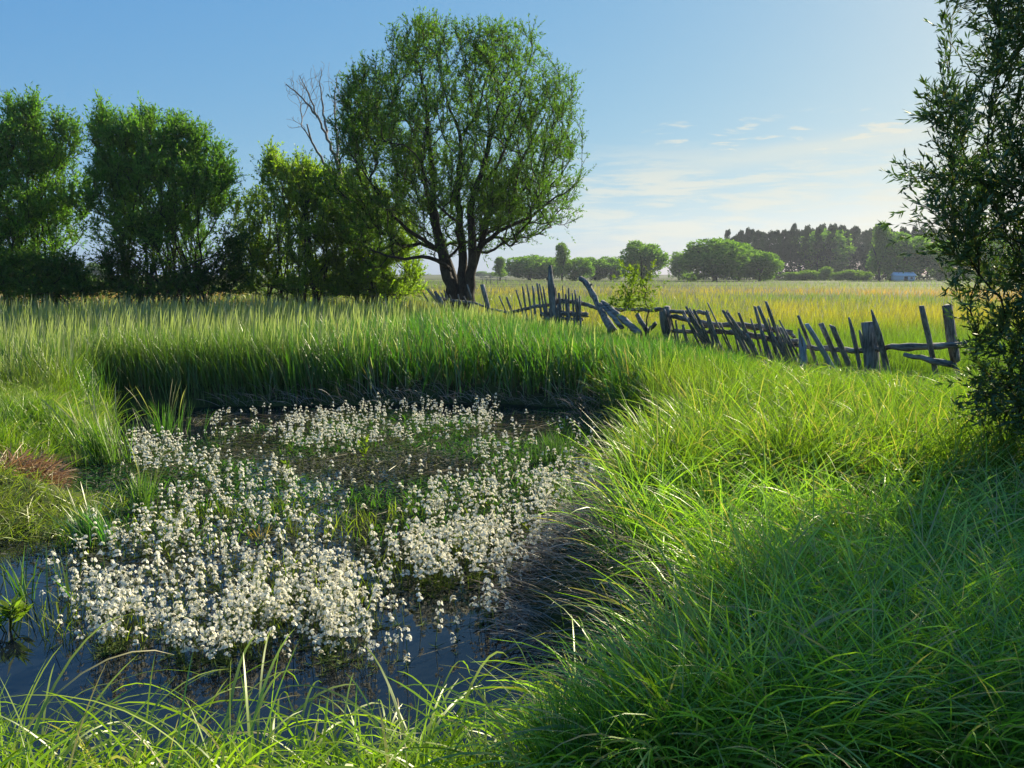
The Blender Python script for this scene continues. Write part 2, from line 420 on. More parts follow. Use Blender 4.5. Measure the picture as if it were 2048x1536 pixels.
def g_reeds():
    n = 21000
    x = U(-4.6, 5.6, n); y = U(10.5, 19.5, n); sd_ = sdpoly(x, y, POND)
    u = 1024 + x / y * F * 0.99
    front = smooth(0.0, 0.4, sd_)
    keep = (sd_ > 0.02) & (y < fdepth(np.maximum(u, 1000)) - 0.1) & (u < 1490) & (y < 18.2 - 0.0 * x) & ((x < 3.2) | (y > 9.5)) & (rng.random(n) < front)
    left_fade = smooth(-4.6, -2.6, x)
    keep &= rng.random(n) < left_fade
    x, y, sd_ = x[keep], y[keep], sd_[keep]; n = len(x)
    P = with_z(x, y); nb = fbm(x * 0.7, y * 0.7, 31)
    c = jit(mixc((0.035, 0.115, 0.016), (0.085, 0.185, 0.022), nb), 0.2)
    bl = rng.random(n) < 0.06; c[bl] = (0.32, 0.33, 0.24); bl = rng.random(n) < 0.07; c[bl] = (0.20, 0.16, 0.09)
    h = cap(x, y, U(0.5, 1.05, n) * (0.66 + 0.6 * nb), P[:, 2]); w = U(0.012, 0.028, n)
    A = blades(P, h, w, rng.normal(2.6, 1.6, n), np.abs(rng.normal(0.16, 0.15, n)), U(0.0, 0.8, n) ** 1.3, 5, c, c * np.array((1.15, 1.1, 1.0)), twist=0.7)
    # left part of the dark bank
    m = 22000
    x = U(-11, -2.4, m); y = U(8.2, 14.0, m); sd_ = sdpoly(x, y, POND)
    kp = (sd_ > 0.02) & (y > 8.2) & (rng.random(m) < smooth(0.0, 0.3, sd_)) & ((sd_ < 2.6))
    x, y = x[kp], y[kp]; m = len(x)
    P = with_z(x, y); c = jit(mixc((0.045, 0.12, 0.016), (0.10, 0.19, 0.024), fbm(x, y, 33)), 0.2)
    B = blades(P, cap(x, y, U(0.55, 0.95, m), P[:, 2]), U(0.006, 0.011, m), rng.normal(2.8, 1.3, m), np.abs(rng.normal(0.12, 0.12, m)), U(0.0, 0.7, m), 5, c, c * np.array((1.15, 1.1, 1.0)))
    V, Q, C = merge([A, B])
    o = mesh_np("reeds", V, Q, M_grass, C)
    tag(o, "dense belt of tall broad leaved green reeds along the far edge of the pond", "reeds", kind="stuff")
g_reeds()

def tussocks(cx, cy, nb, spread, hr, wr, lean_r, bend_r, cols, k=7, straw=0.0, zoff=0.0):
    """arching blades growing from tufts at (cx, cy)"""
    T = len(cx); idx = rng.integers(0, T, nb); a = U(0, 2 * PI, nb); rr = np.abs(rng.normal(0, spread, nb))
    x = cx[idx] + rr * np.cos(a); y = cy[idx] + rr * np.sin(a)
    th = hash2(cx, cy, 3)[idx]
    P = with_z(x, y); P[:, 2] = np.maximum(P[:, 2], WZ - 0.05) + zoff
    azm = a + rng.normal(0, 0.7, nb); lean = U(*lean_r, nb) * (0.4 + rr / (spread + 1e-6) * 0.6); bend = U(*bend_r, nb)
    tt = (np.arange(8) + 0.5) / 8
    zr = np.cumsum(np.cos(lean[:, None] + bend[:, None] * tt[None] ** 1.1), 1).max(1) / 8
    h = cap(x, y, U(*hr, nb) * (0.75 + 0.5 * th) * zr, P[:, 2]) / np.maximum(zr, 0.3)
    c = jit(mixc(cols[0], cols[1], np.clip(th * 0.7 + rng.random(nb) * 0.5, 0, 1)), 0.2)
    if straw > 0:
        s = rng.random(nb) < straw; c[s] = np.array(STRAW) * U(0.7, 1.1, (s.sum(), 1)) if False else np.array(STRAW) * rng.uniform(0.7, 1.1, (int(s.sum()), 1))
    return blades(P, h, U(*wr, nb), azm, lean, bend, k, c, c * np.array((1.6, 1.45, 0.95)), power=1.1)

def g_right_bank():
    # tuft centres spread over the whole right bank
    nT = 2600
    x, y = pts(nT, -0.05, 0.95, 2.3, 13.5, 0.8)
    sd_ = sdpoly(x, y, POND)
    u = 1024 + x / y * F * 0.99
    kp = (sd_ > 0.20 + 0.1 * (y < 6)) & (x > 0.15) & (y < fdepth(u) - 0.1) & (u > 1000) & ~((u < 1350) & (y > 11.7)) & ~((sd_ < 0.42) & (y < 5.9) & (y > 3.7) & (rng.random(nT) < 0.85))
    x, y = x[kp], y[kp]
    near = y < 5.5
    A = tussocks(x[near], y[near], 17000, 0.06, (0.36, 0.78), (0.004, 0.0095), (0.05, 0.5), (0.6, 1.9), ((0.085, 0.20, 0.03), (0.22, 0.35, 0.055)), 8, 0.14)  # near tufts coloured lighter to lift the shade falling on this bank
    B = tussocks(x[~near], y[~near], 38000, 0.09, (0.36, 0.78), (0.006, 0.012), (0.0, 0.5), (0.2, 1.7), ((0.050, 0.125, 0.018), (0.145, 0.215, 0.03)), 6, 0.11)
    # finer upright under-growth
    n = 18000
    x2, y2 = pts(n, -0.05, 0.95, 2.3, 14.0, 0.9); u = 1024 + x2 / y2 * F * 0.99
    sd_ = sdpoly(x2, y2, POND)
    kp = (sd_ > 0.15) & (x2 > 0.1) & (y2 < fdepth(u) - 0.1) & (u > 1000) & ~((u < 1300) & (y2 > 11.7)) & ~((sd_ < 0.42) & (y2 < 5.9) & (y2 > 3.7))
    x2, y2 = x2[kp], y2[kp]; n = len(x2)
    c = jit(mixc((0.045, 0.13, 0.018), (0.095, 0.20, 0.026), fbm(x2 * 1.5, y2 * 1.5, 44)), 0.22)
    D = blades(with_z(x2, y2), U(0.25, 0.5, n), 0.003 + 0.0004 * y2, U(0, 2 * PI, n), np.abs(rng.normal(0, 0.2, n)), U(0, 0.8, n), 4, c, c * 1.15)
    V, Q, C = merge([A, B, D])
    o = mesh_np("sedge", V, Q, M_grass, C)
    tag(o, "thick arching green sedge covering the right bank of the pond", "sedge", kind="stuff")
g_right_bank()

def g_front():
    # near bank at the photographer's feet, left and centre of the frame
    tx = np.concatenate([U(-2.6, 0.6, 90), rng.normal(-0.42, 0.12, 16), rng.normal(0.05, 0.25, 18), rng.normal(0.5, 0.25, 26), rng.normal(-1.55, 0.2, 12)])
    ty = np.concatenate([U(2.25, 2.85, 90), U(2.5, 2.95, 16), U(2.6, 3.1, 18), U(2.5, 3.35, 26), U(2.4, 2.85, 12)])
    z = ground_z(tx, ty); ok = z > -0.42; tx, ty = tx[ok], ty[ok]
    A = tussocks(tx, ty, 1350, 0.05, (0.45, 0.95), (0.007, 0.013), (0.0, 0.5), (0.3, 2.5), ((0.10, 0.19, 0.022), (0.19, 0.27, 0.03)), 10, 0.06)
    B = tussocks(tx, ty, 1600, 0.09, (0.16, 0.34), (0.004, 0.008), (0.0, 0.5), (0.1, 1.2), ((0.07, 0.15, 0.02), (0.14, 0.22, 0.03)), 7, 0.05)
    V, Q, C = merge([A, B])
    o = mesh_np("bank_grass", V, Q, M_grass, C)
    tag(o, "long bright yellow green grass blades arching over the water at the very front", "bank grass", kind="stuff")
g_front()

def g_left_bank():
    x, y = U(-9, -2.2, 900), U(7.5, 10.5, 900); sd_ = sdpoly(x, y, POND)
    kp = (sd_ > 0.05) & (x / y > -1.1) & (x / y < -0.1); x, y = x[kp], y[kp]
    A = tussocks(x, y, 16000, 0.12, (0.30, 0.62), (0.004, 0.0075), (0.0, 0.45), (0.2, 1.4), ((0.08, 0.16, 0.022), (0.17, 0.25, 0.03)), 6, 0.05)
    # bright low mat of sedge sliding into the water at the left edge
    n = 5000; xx = U(-6.5, -3.3, n); yy = U(5.7, 6.7, n); s = sdpoly(xx, yy, POND); kp = (s > -0.35); xx, yy = xx[kp], yy[kp]; n = len(xx)
    P = np.stack([xx, yy, np.maximum(ground_z(xx, yy), WZ) + 0.01], 1)
    c = jit(mixc((0.13, 0.19, 0.03), (0.22, 0.23, 0.045), rng.random(n)))
    B = blades(P, U(0.10, 0.24, n), U(0.004, 0.008, n), rng.normal(-0.5, 1.6, n), U(0.3, 1.3, n), U(0.1, 0.9, n), 4, c, c * 1.2)
    V, Q, C = merge([A, B])
    o = mesh_np("bank_grass", V, Q, M_grass, C)
    tag(o, "bright green marsh grass on the left bank behind the brown tussock", "bank grass", kind="stuff")
g_left_bank()

def g_thatch():
    parts = []
    # grey dead sedge hanging down the right bank into the water
    n = 5200; xx, yy = U(0.0, 1.9, n), U(3.1, 6.4, n); s = sdpoly(xx, yy, POND)
    kp = (s > -0.12) & (s < 0.6); xx, yy, s = xx[kp], yy[kp], s[kp]; n = len(xx)
    P = np.stack([xx, yy, np.maximum(ground_z(xx, yy), WZ) + 0.02 + 0.14 * smooth(0, 0.3, s)], 1)
    c = jit(mixc((0.15, 0.13, 0.11), (0.36, 0.32, 0.28), rng.random(n)), 0.2)
    parts.append(blades(P, U(0.18, 0.42, n), U(0.003, 0.006, n), rng.normal(3.5, 0.55, n), U(0.7, 1.3, n), U(0.3, 1.0, n), 6, c, c * 1.15))
    # dead grass along the far rim under the reeds, and right rim farther on
    n = 5200; xx, yy = U(-4.5, 2.3, n), U(6.2, 13.0, n); s = sdpoly(xx, yy, POND)
    kp = (s > -0.35) & (s < 0.35) & ((yy > 10.5) | ((xx > 0.4) & (rng.random(n) < 0.3))); xx, yy = xx[kp], yy[kp]; n = len(xx)
    P = np.stack([xx, yy, np.maximum(ground_z(xx, yy), WZ) + 0.05], 1)
    c = jit(mixc((0.16, 0.14, 0.13), (0.40, 0.36, 0.33), rng.random(n)), 0.2)
    parts.append(blades(P, U(0.2, 0.5, n), U(0.004, 0.009, n), rng.normal(3.9, 0.9, n), U(0.4, 1.2, n), U(0.3, 1.2, n), 5, c, c * 1.15))
    V, Q, C = merge(parts)
    o = mesh_np("dead_grass", V, Q, M_dry, C)
    tag(o, "grey brown dead grass hanging over the edge of the pond", "dead grass", kind="stuff")
g_thatch()

def g_brown_tussock():
    c0 = onz(22, 985, WZ)
    n = 1500; a = U(0, 2 * PI, n); r_ = 0.36 * np.sqrt(rng.random(n)); hz = 0.24 * (1 - (r_ / 0.38) ** 2)
    P = np.stack([c0[0] + r_ * np.cos(a) * 1.1, c0[1] + r_ * np.sin(a), WZ + hz], 1)
    c = jit(mixc((0.15, 0.075, 0.035), (0.40, 0.27, 0.15), rng.random(n)), 0.2)
    V, Q, C = blades(P, U(0.14, 0.34, n), U(0.005, 0.012, n), a + rng.normal(0, 1.1, n), U(0.4, 1.6, n), U(0.0, 1.5, n), 5, c, c * 1.15)
    o = mesh_np("dry_tussock", V, Q, M_dry, C)
    tag(o, "brown dried out grass tussock at the left edge of the pond", "tussock")
g_brown_tussock()

# single grass clumps standing in the pond: each a thing
def clump(u, v, n, h, w, col, label, sx=0.09, lean=0.25, side=None, name="grass_clump", seeds=0):
    p = onz(u, v, WZ); a = U(0, 2 * PI, n); r_ = np.abs(rng.normal(0, sx, n))
    P = np.stack([r_ * np.cos(a), r_ * np.sin(a) * 0.7, np.full(n, -0.03)], 1)
    azm = a + rng.normal(0, 0.5, n) if side is None else rng.normal(side, 0.7, n)
    c = jit(mixc(col, np.array(col) * 1.5, rng.random(n)), 0.15)
    parts = [blades(P, U(h * 0.5, h, n), U(w * 0.7, w * 1.3, n), azm, np.abs(rng.normal(lean, lean * 0.5, n)), U(0.0, 0.6, n), 6, c, c * np.array((1.25, 1.12, 1.0)))]
    if seeds:
        P = P[:seeds]; m = len(P)
        cs = np.tile((0.14, 0.17, 0.05), (m, 1)); ct = np.tile((0.36, 0.33, 0.20), (m, 1))
        parts.append(blades(P, U(h * 1.1, h * 1.5, m), np.full(m, w * 1.3), azm[:m], np.abs(rng.normal(lean, 0.1, m)), U(0.1, 0.7, m), 8, cs, ct, [0.3, 0.3, 0.28, 0.28, 0.28, 0.7, 1.0, 0.9, 0.1]))
    V, Q, C = merge(parts)
    o = mesh_np(name, V, Q, M_grass, C); o.location = p
    tag(o, label, "grass clump", "grass clumps standing in the pond")
YG = (0.10, 0.185, 0.022)
clump(205, 925, 260, 0.62, 0.008, YG, "tall green grass clump with pale seed heads at the left rear edge of the pond", 0.16, 0.28, 2.6, seeds=22)
clump(285, 1025, 130, 0.42, 0.007, YG, "upright yellow green grass clump at the rear left of the white flowers", 0.07, 0.2, 2.0, seeds=6)
clump(190, 1090, 190, 0.42, 0.007, (0.045, 0.13, 0.03), "blue green grass clump leaning left beside the open water", 0.09, 0.35, 2.9, seeds=5)
clump(330, 870, 120, 0.55, 0.007, (0.05, 0.12, 0.02), "dark green grass clump behind the left rear flower patch", 0.2, 0.2, seeds=12)
clump(1110, 925, 150, 0.42, 0.007, (0.06, 0.12, 0.02), "thin green grass clump among the flowers near the right rear corner of the pond", 0.14, 0.2, 2.0)
clump(1165, 1065, 90, 0.5, 0.006, (0.06, 0.13, 0.03), "fine green grass clump leaning out from the right bank over the flowers", 0.1, 0.4, 2.6)
clump(55, 1200, 16, 0.42, 0.010, (0.07, 0.15, 0.03), "sparse upright green blades in the open water near the left edge", 0.045, 0.15)
clump(130, 1190, 12, 0.38, 0.009, (0.07, 0.15, 0.03), "few bent green blades in open water just left of the flowers", 0.045, 0.25, 2.4)
clump(490, 1290, 24, 0.20, 0.008, (0.14, 0.17, 0.03), "small yellow tuft at the front edge of the white flowers", 0.05, 0.4)
clump(520, 1075, 30, 0.16, 0.006, (0.30, 0.21, 0.08), "small rusty yellow tuft in the middle of the flowers", 0.05, 0.5)
clump(1140, 1330, 10, 0.42, 0.008, (0.12, 0.20, 0.03), "slender bright green upright shoots in front of the grey dead grass", 0.03, 0.08)

# ------------------------------------------------------------------ floating weed
def g_floating():
    n = 60000
    x, y = U(-4.6, 2.2, n), U(3.9, 11.6, n)
    s = sdpoly(x, y, POND)
    # picture position decides only which patches of the pond carry weed (see real map below)
    mat = smooth(0.42, 0.6, fbm(x * 1.1, y * 0.8, 51)) * 0.8
    core = ((x + 1.5) / 3.3) ** 2 + ((y - 7.4) / 3.0) ** 2
    mat = np.maximum(mat * smooth(5.0, 6.0, y), 1 - smooth(0.5, 1.1, core))
    fl = ((x + 1.3) / 1.7) ** 2 + ((y - 4.9) / 1.0) ** 2
    mat = np.maximum(mat, 0.35 * (1 - smooth(0.5, 1.0, fl)))
    kp = (s < 0.02) & (rng.random(n) < mat); x, y = x[kp], y[kp]; n = len(x)
    g = smooth(0.38, 0.54, fbm(x * 1.3 + 9, y * 1.0, 53)) * smooth(5.6, 7.0, y)
    c = jit(mixc((0.075, 0.080, 0.045), (0.04, 0.13, 0.02), g), 0.35)
    gg = rng.random(n) < 0.25; c[gg] = np.array((0.17, 0.17, 0.13)) * rng.uniform(0.6, 1.1, (int(gg.sum()), 1))
    sz = U(0.009, 0.026, n); a = U(0, 2 * PI, n)
    d1 = np.stack([np.cos(a), np.sin(a), rng.normal(0, 0.22, n)], 1) * sz[:, None]
    d2 = np.stack([-np.sin(a), np.cos(a), rng.normal(0, 0.22, n)], 1) * (sz * U(0.35, 0.8, n))[:, None]
    P = np.stack([x, y, WZ + U(0.004, 0.02, n)], 1)
    V = np.stack([P - d1, P - d2, P + d1, P + d2], 1).reshape(-1, 3); Q = np.arange(4 * n).reshape(-1, 4)
    A = (V, Q, np.repeat(c, 4, 0))
    # little upright green sprigs in the mat
    m = 9000; x, y = U(-3.4, 1.8, m), U(5.6, 11.0, m); s = sdpoly(x, y, POND)
    kp = (s < -0.05) & (rng.random(m) < smooth(0.40, 0.62, fbm(x * 1.3 + 9, y * 1.0, 53))); x, y = x[kp], y[kp]; m = len(x)
    c = jit(mixc((0.035, 0.11, 0.018), (0.09, 0.18, 0.025), rng.random(m)))
    B = blades(np.stack([x, y, np.full(m, WZ)], 1), U(0.03, 0.12, m), U(0.006, 0.012, m), U(0, 2 * PI, m), U(0.1, 1.1, m), U(0, 0.8, m), 3, c, c * 1.2)
    # lime green stems and shoots under the flowers
    m = 9000; x, y = U(-4.2, 1.6, m), U(4.0, 8.2, m); s = sdpoly(x, y, POND)
    fl = np.minimum(((x + 2.0) / 1.5) ** 2 + ((y - 5.3) / 1.3) ** 2, ((x - 0.1) / 1.2) ** 2 + ((y - 5.9) / 1.2) ** 2)
    kp = (s < -0.05) & (fl < 1) & (rng.random(m) < smooth(0.36, 0.62, fbm(x * 2.6, y * 2.0, 61))); x, y = x[kp], y[kp]; m = len(x)
    c = jit(mixc((0.10, 0.15, 0.02), (0.26, 0.30, 0.04), rng.random(m)))
    E = blades(np.stack([x, y, np.full(m, WZ - 0.01)], 1), U(0.06, 0.2, m), U(0.004, 0.008, m), U(0, 2 * PI, m), U(0.0, 0.6, m), U(0, 0.8, m), 3, c, c * 1.1)
    V, Q, C = merge([A, B, E])
    o = mesh_np("floating_weed", V, Q, M_leaf, C)
    tag(o, "green and brown water weed floating on the pond between the white flowers", "water weed", kind="stuff")
    # straws lying on the water
    m = 1500; x, y = U(-4.5, 1.8, m), U(4.0, 11.4, m); s = sdpoly(x, y, POND); kp = (s < 0.1) & ((y > 6.5) | (rng.random(m) < 0.25) | (s > -0.3)); x, y = x[kp], y[kp]; m = len(x)
    c = jit(mixc((0.14, 0.12, 0.08), (0.32, 0.28, 0.19), rng.random(m)))
    V, Q, C = blades(np.stack([x, y, np.full(m, WZ + 0.008)], 1), U(0.12, 0.5, m), U(0.003, 0.007, m), U(0, 2 * PI, m), np.full(m, 1.53), rng.normal(0, 0.02, m), 3, c, c)
    o = mesh_np("floating_straw", V, Q, M_dry, C)
    tag(o, "dead straw stalks lying flat on the pond", "straw", kind="stuff")
g_floating()

# ------------------------------------------------------------------ water violets
def violet_geo(seed, h=0.24, detail=True):
    """one flowering water violet: returns stem strips and flower quads"""
    r = np.random.default_rng(seed)
    az0 = r.uniform(0, 2 * PI); ln = abs(r.normal(0, 0.14))
    def pos(t):
        return np.array([math.cos(az0) * math.sin(ln) * h * t, math.sin(az0) * math.sin(ln) * h * t, h * t * math.cos(ln)])
    SV, SQ = [], []
    def strip(a, b, w0, w1):
        i = len(SV); d = b - a; d /= np.linalg.norm(d) + 1e-9
        s = np.cross(d, np.array([0.3, 1.0, 0.2])); s /= np.linalg.norm(s); s2 = np.cross(d, s)
        for q in range(3):
            an = q * 2.094; SV.append(a + w0 * (math.cos(an) * s + math.sin(an) * s2))
        for q in range(3):
            an = q * 2.094; SV.append(b + w1 * (math.cos(an) * s + math.sin(an) * s2))
        for q in range(3):
            SQ.append((i + q, i + (q + 1) % 3, i + 3 + (q + 1) % 3, i + 3 + q))
    strip(pos(-0.15), pos(0.5), 0.0022, 0.0020); strip(pos(0.5), pos(1), 0.0020, 0.0012)
    for _ in range(6):            # feathery leaves at the water line
        a = r.uniform(0, 2 * PI); L = r.uniform(0.03, 0.07)
        strip(pos(0.02), pos(0.02) + np.array([math.cos(a) * L, math.sin(a) * L, r.uniform(0.0, 0.02)]), 0.0022, 0.0006)
    FV, FQ, FC = [], [], []
    nw = int(r.integers(2, 5)); t0 = 0.98
    for wv in range(nw):
        t = t0 - wv * r.uniform(0.15, 0.20)
        nf = 4 if wv == 0 else 5
        for f in range(nf):
            a = r.uniform(0, 2 * PI); rad = (0.010 if wv == 0 else 0.019) * r.uniform(0.8, 1.25)
            c = pos(t) + np.array([math.cos(a) * rad, math.sin(a) * rad, r.uniform(-0.004, 0.010)])
            if wv: strip(pos(t - 0.02), c, 0.0009, 0.0007)
            nrm = np.array([math.cos(a) * 0.8, math.sin(a) * 0.8, r.uniform(0.2, 1.0)]); nrm /= np.linalg.norm(nrm)
            e1 = np.cross(nrm, [0.1, 0.2, 1.0]); e1 /= np.linalg.norm(e1); e2 = np.cross(nrm, e1)
            ps = 0.0096 * r.uniform(0.85, 1.2); ph = r.uniform(0, 1.2)
            for p in range(5):
                b = ph + p * 2 * PI / 5; d = math.cos(b) * e1 + math.sin(b) * e2; s = -math.sin(b) * e1 + math.cos(b) * e2
                i = len(FV)
                FV += [c - d * 0.001, c + d * ps * 0.62 + s * ps * 0.42 + nrm * 0.002, c + d * ps * 1.05 + nrm * r.uniform(-.002, .003), c + d * ps * 0.62 - s * ps * 0.42 + nrm * 0.002]
                FQ.append((i, i + 1, i + 2, i + 3))
                base = (0.80, 0.74, 0.30); tip = (0.90, 0.885, 0.86)
                FC += [base, tip, tip, tip]
    return np.array(SV), np.array(SQ), np.array(FV), np.array(FQ), np.array(FC)

GEO = [violet_geo(100 + i, h) for i, h in enumerate((0.14, 0.17, 0.20, 0.22, 0.25, 0.28, 0.19, 0.23, 0.16, 0.26))]
# patches: (polygon of rooting places in the picture, number, key)
ZN = {
 'front_left': ([(150, 1180), (215, 1095), (330, 1050), (470, 1030), (600, 1080), (690, 1180), (700, 1330), (560, 1335), (380, 1340), (200, 1320)], 600),
 'front_mid': ([(600, 1120), (800, 1110), (950, 1150), (1080, 1150), (990, 1260), (900, 1310), (760, 1350), (620, 1345)], 200),
 'right': ([(830, 1060), (880, 1000), (1090, 970), (1215, 965), (1225, 1005), (1140, 1085), (1060, 1160), (840, 1180), (790, 1120)], 540),
 'rear_thin': ([(400, 900), (430, 840), (560, 832), (560, 900)], 40),
 'rear': ([(540, 885), (570, 845), (800, 822), (990, 820), (980, 868), (860, 885), (760, 905), (620, 925)], 430),
 'rear_left': ([(245, 905), (330, 895), (420, 930), (450, 970), (280, 960)], 130),
 'mid_left': ([(290, 990), (450, 960), (620, 950), (680, 990), (600, 1070), (400, 1060)], 130),
 'rear_right': ([(960, 850), (1140, 850), (1190, 930), (1100, 985), (930, 950)], 110),
 'left_edge': ([(60, 1080), (160, 1060), (190, 1200), (110, 1320), (70, 1260)], 16),
 'loose': ([(420, 880), (1000, 880), (1100, 1060), (900, 1150), (620, 1140), (440, 1000)], 90),
}
LBL = {
 'front_left': "white water violet in the dense sunlit patch at the front left of the pond",
 'front_mid': "white water violet in the loose patch above the open water at the front centre",
 'right': "white water violet in the tall patch against the right bank of the pond",
 'rear_thin': "white water violet in the thin dark strip at the left rear of the pond",
 'rear': "white water violet in the shaded strip below the far reeds",
 'rear_left': "white water violet in the small patch by the left rear grass clump",
 'mid_left': "white water violet behind the front left patch, near the upright grass clumps",
 'rear_right': "white water violet scattered in the rear right corner of the pond",
 'left_edge': "white water violet standing alone in open water left of the patches",
 'loose': "lone white water violet rising from the weed mat in mid pond",
}
M_stem = leaf_mat("violet_stem", 0.35, 0.03, 0.5, (1.4, 1.3, 0.5))
stemcol = [(0.16, 0.22, 0.04), (0.10, 0.17, 0.04)]
def place_violets():
    allp = []
    for key, (poly, n) in ZN.items():
        us = [p[0] for p in poly]; vs = [p[1] for p in poly]; got = 0
        while got < n:
            u, v = random.uniform(min(us), max(us)), random.uniform(min(vs), max(vs))
            u2, v2 = u + random.gauss(0, 14), v + random.gauss(0, 8)
            if not inpoly(np.array(u), np.array(v), poly): continue
            p = onz(u2, v2, WZ)
            dens = float(fbm(p[0] * 2.6, p[1] * 2.0, 61))
            if key not in ('left_edge', 'loose') and random.random() > 2.2 * dens - 0.4: continue
            if sdpoly(p[0], p[1], POND) > 0.12: continue
            allp.append((p, key, float(np.hypot(p[0], p[1])))); got += 1
    allp.sort(key=lambda a: a[2])
    protos = []
    for i, (SV, SQ, FV, FQ, FC) in enumerate(GEO):
        sc = np.tile(stemcol[i % 2], (len(SV), 1))
        ms = mesh_np("stem", SV, SQ, M_stem, sc); mf = mesh_np("blossom", FV, FQ, M_petal, FC)
        protos.append((ms, mf))
    used = [False] * len(protos)
    NI = 300
    for i, (p, key, d) in enumerate(allp[:NI]):
        k = random.randrange(len(protos)); ms, mf = protos[k]
        root = bpy.data.objects.new("water_violet", None); COL.objects.link(root); root.empty_display_size = 0.05
        root.location = p; root.rotation_euler = (random.gauss(0, 0.08), random.gauss(0, 0.08), random.uniform(0, 6.28))
        s = random.uniform(0.65, 1.2); root.scale = (s, s, s)
        tag(root, LBL[key], "water violet", "white water violets flowering in the pond")
        for q in (ms, mf):
            c = q if not used[k] else q.copy()
            if used[k]: COL.objects.link(c)
            c.parent = root
        used[k] = True
    Vs, Qs, Cs = [], [], []; off = 0
    for p, key, d in allp[NI:]:
        SV, SQ, FV, FQ, FC = GEO[random.randrange(len(GEO))]
        a = random.uniform(0, 6.28); ca, sa = math.cos(a), math.sin(a); Rm = np.array([[ca, -sa, 0], [sa, ca, 0], [0, 0, 1]])
        s = random.uniform(0.65, 1.2)
        V = np.concatenate([SV, FV]) @ Rm.T * s; V[:, 0] += V[:, 2] * random.gauss(0, 0.1); V += p
        Vs.append(V); Qs.append(np.concatenate([SQ, FQ + len(SV)]) + off)
        Cs.append(np.concatenate([np.tile(stemcol[0], (len(SV), 1)), FC])); off += len(V)
    o = mesh_np("water_violets", np.concatenate(Vs), np.concatenate(Qs), M_petal, np.concatenate(Cs))
    tag(o, "mass of smaller white water violets farther back across the pond", "water violets", kind="stuff")
place_violets()

# ------------------------------------------------------------------ tubes and trees
def tube(points, radii, k=6, cap=True):
    P = np.asarray(points, float); n = len(P); r = np.asarray(radii, float)
    T = np.gradient(P, axis=0); T /= np.linalg.norm(T, axis=1)[:, None] + 1e-9
    ref = np.array([0.9, 0.1, 0.3]) if abs(T[:, 2]).mean() > 0.6 else np.array([0.1, 0.2, 1.0])
    A = np.cross(T, ref); A /= np.linalg.norm(A, axis=1)[:, None] + 1e-9; B = np.cross(T, A)
    an = np.arange(k) * 2 * PI / k
    V = P[:, None] + r[:, None, None] * (np.cos(an)[None, :, None] * A[:, None] + np.sin(an)[None, :, None] * B[:, None])
    V = V.reshape(-1, 3); i = np.arange(n - 1)[:, None] * k; j = np.arange(k)[None]; j2 = (j + 1) % k
    Q = np.stack([i + j, i + j2, i + k + j2, i + k + j], 2).reshape(-1, 4)
    if cap:
        V = np.concatenate([V, P[-1:], P[:1]]); e = n * k; b = (n - 1) * k
        T1 = [(b + q, b + (q + 1) % k, e, e) for q in range(k)]
        T2 = [((q + 1) % k, q, e + 1, e + 1) for q in range(k)]
        return V, Q, np.array([t[:3] for t in T1 + T2])
    return V, Q, np.zeros((0, 3), int)
def join_tubes(ts):
    Vs, Qs, Ts = [], [], []; o = 0
    for V, Q, T in ts:
        Vs.append(V); Qs.append(Q + o); Ts.append(T + o); o += len(V)
    return np.concatenate(Vs), np.concatenate(Qs), np.concatenate(Ts)
def resample(pl, step):
    pl = np.asarray(pl, float); L = np.concatenate([[0], np.cumsum(np.linalg.norm(np.diff(pl, axis=0), axis=1))])
    n = max(2, int(L[-1] / step) + 1); s = np.linspace(0, L[-1], n)
    out = np.stack([np.interp(s, L, pl[:, i]) for i in range(3)], 1)
    if n > 4:
        for _ in range(2): out[1:-1] = (out[:-2] + 2 * out[1:-1] + out[2:]) / 4
    return out
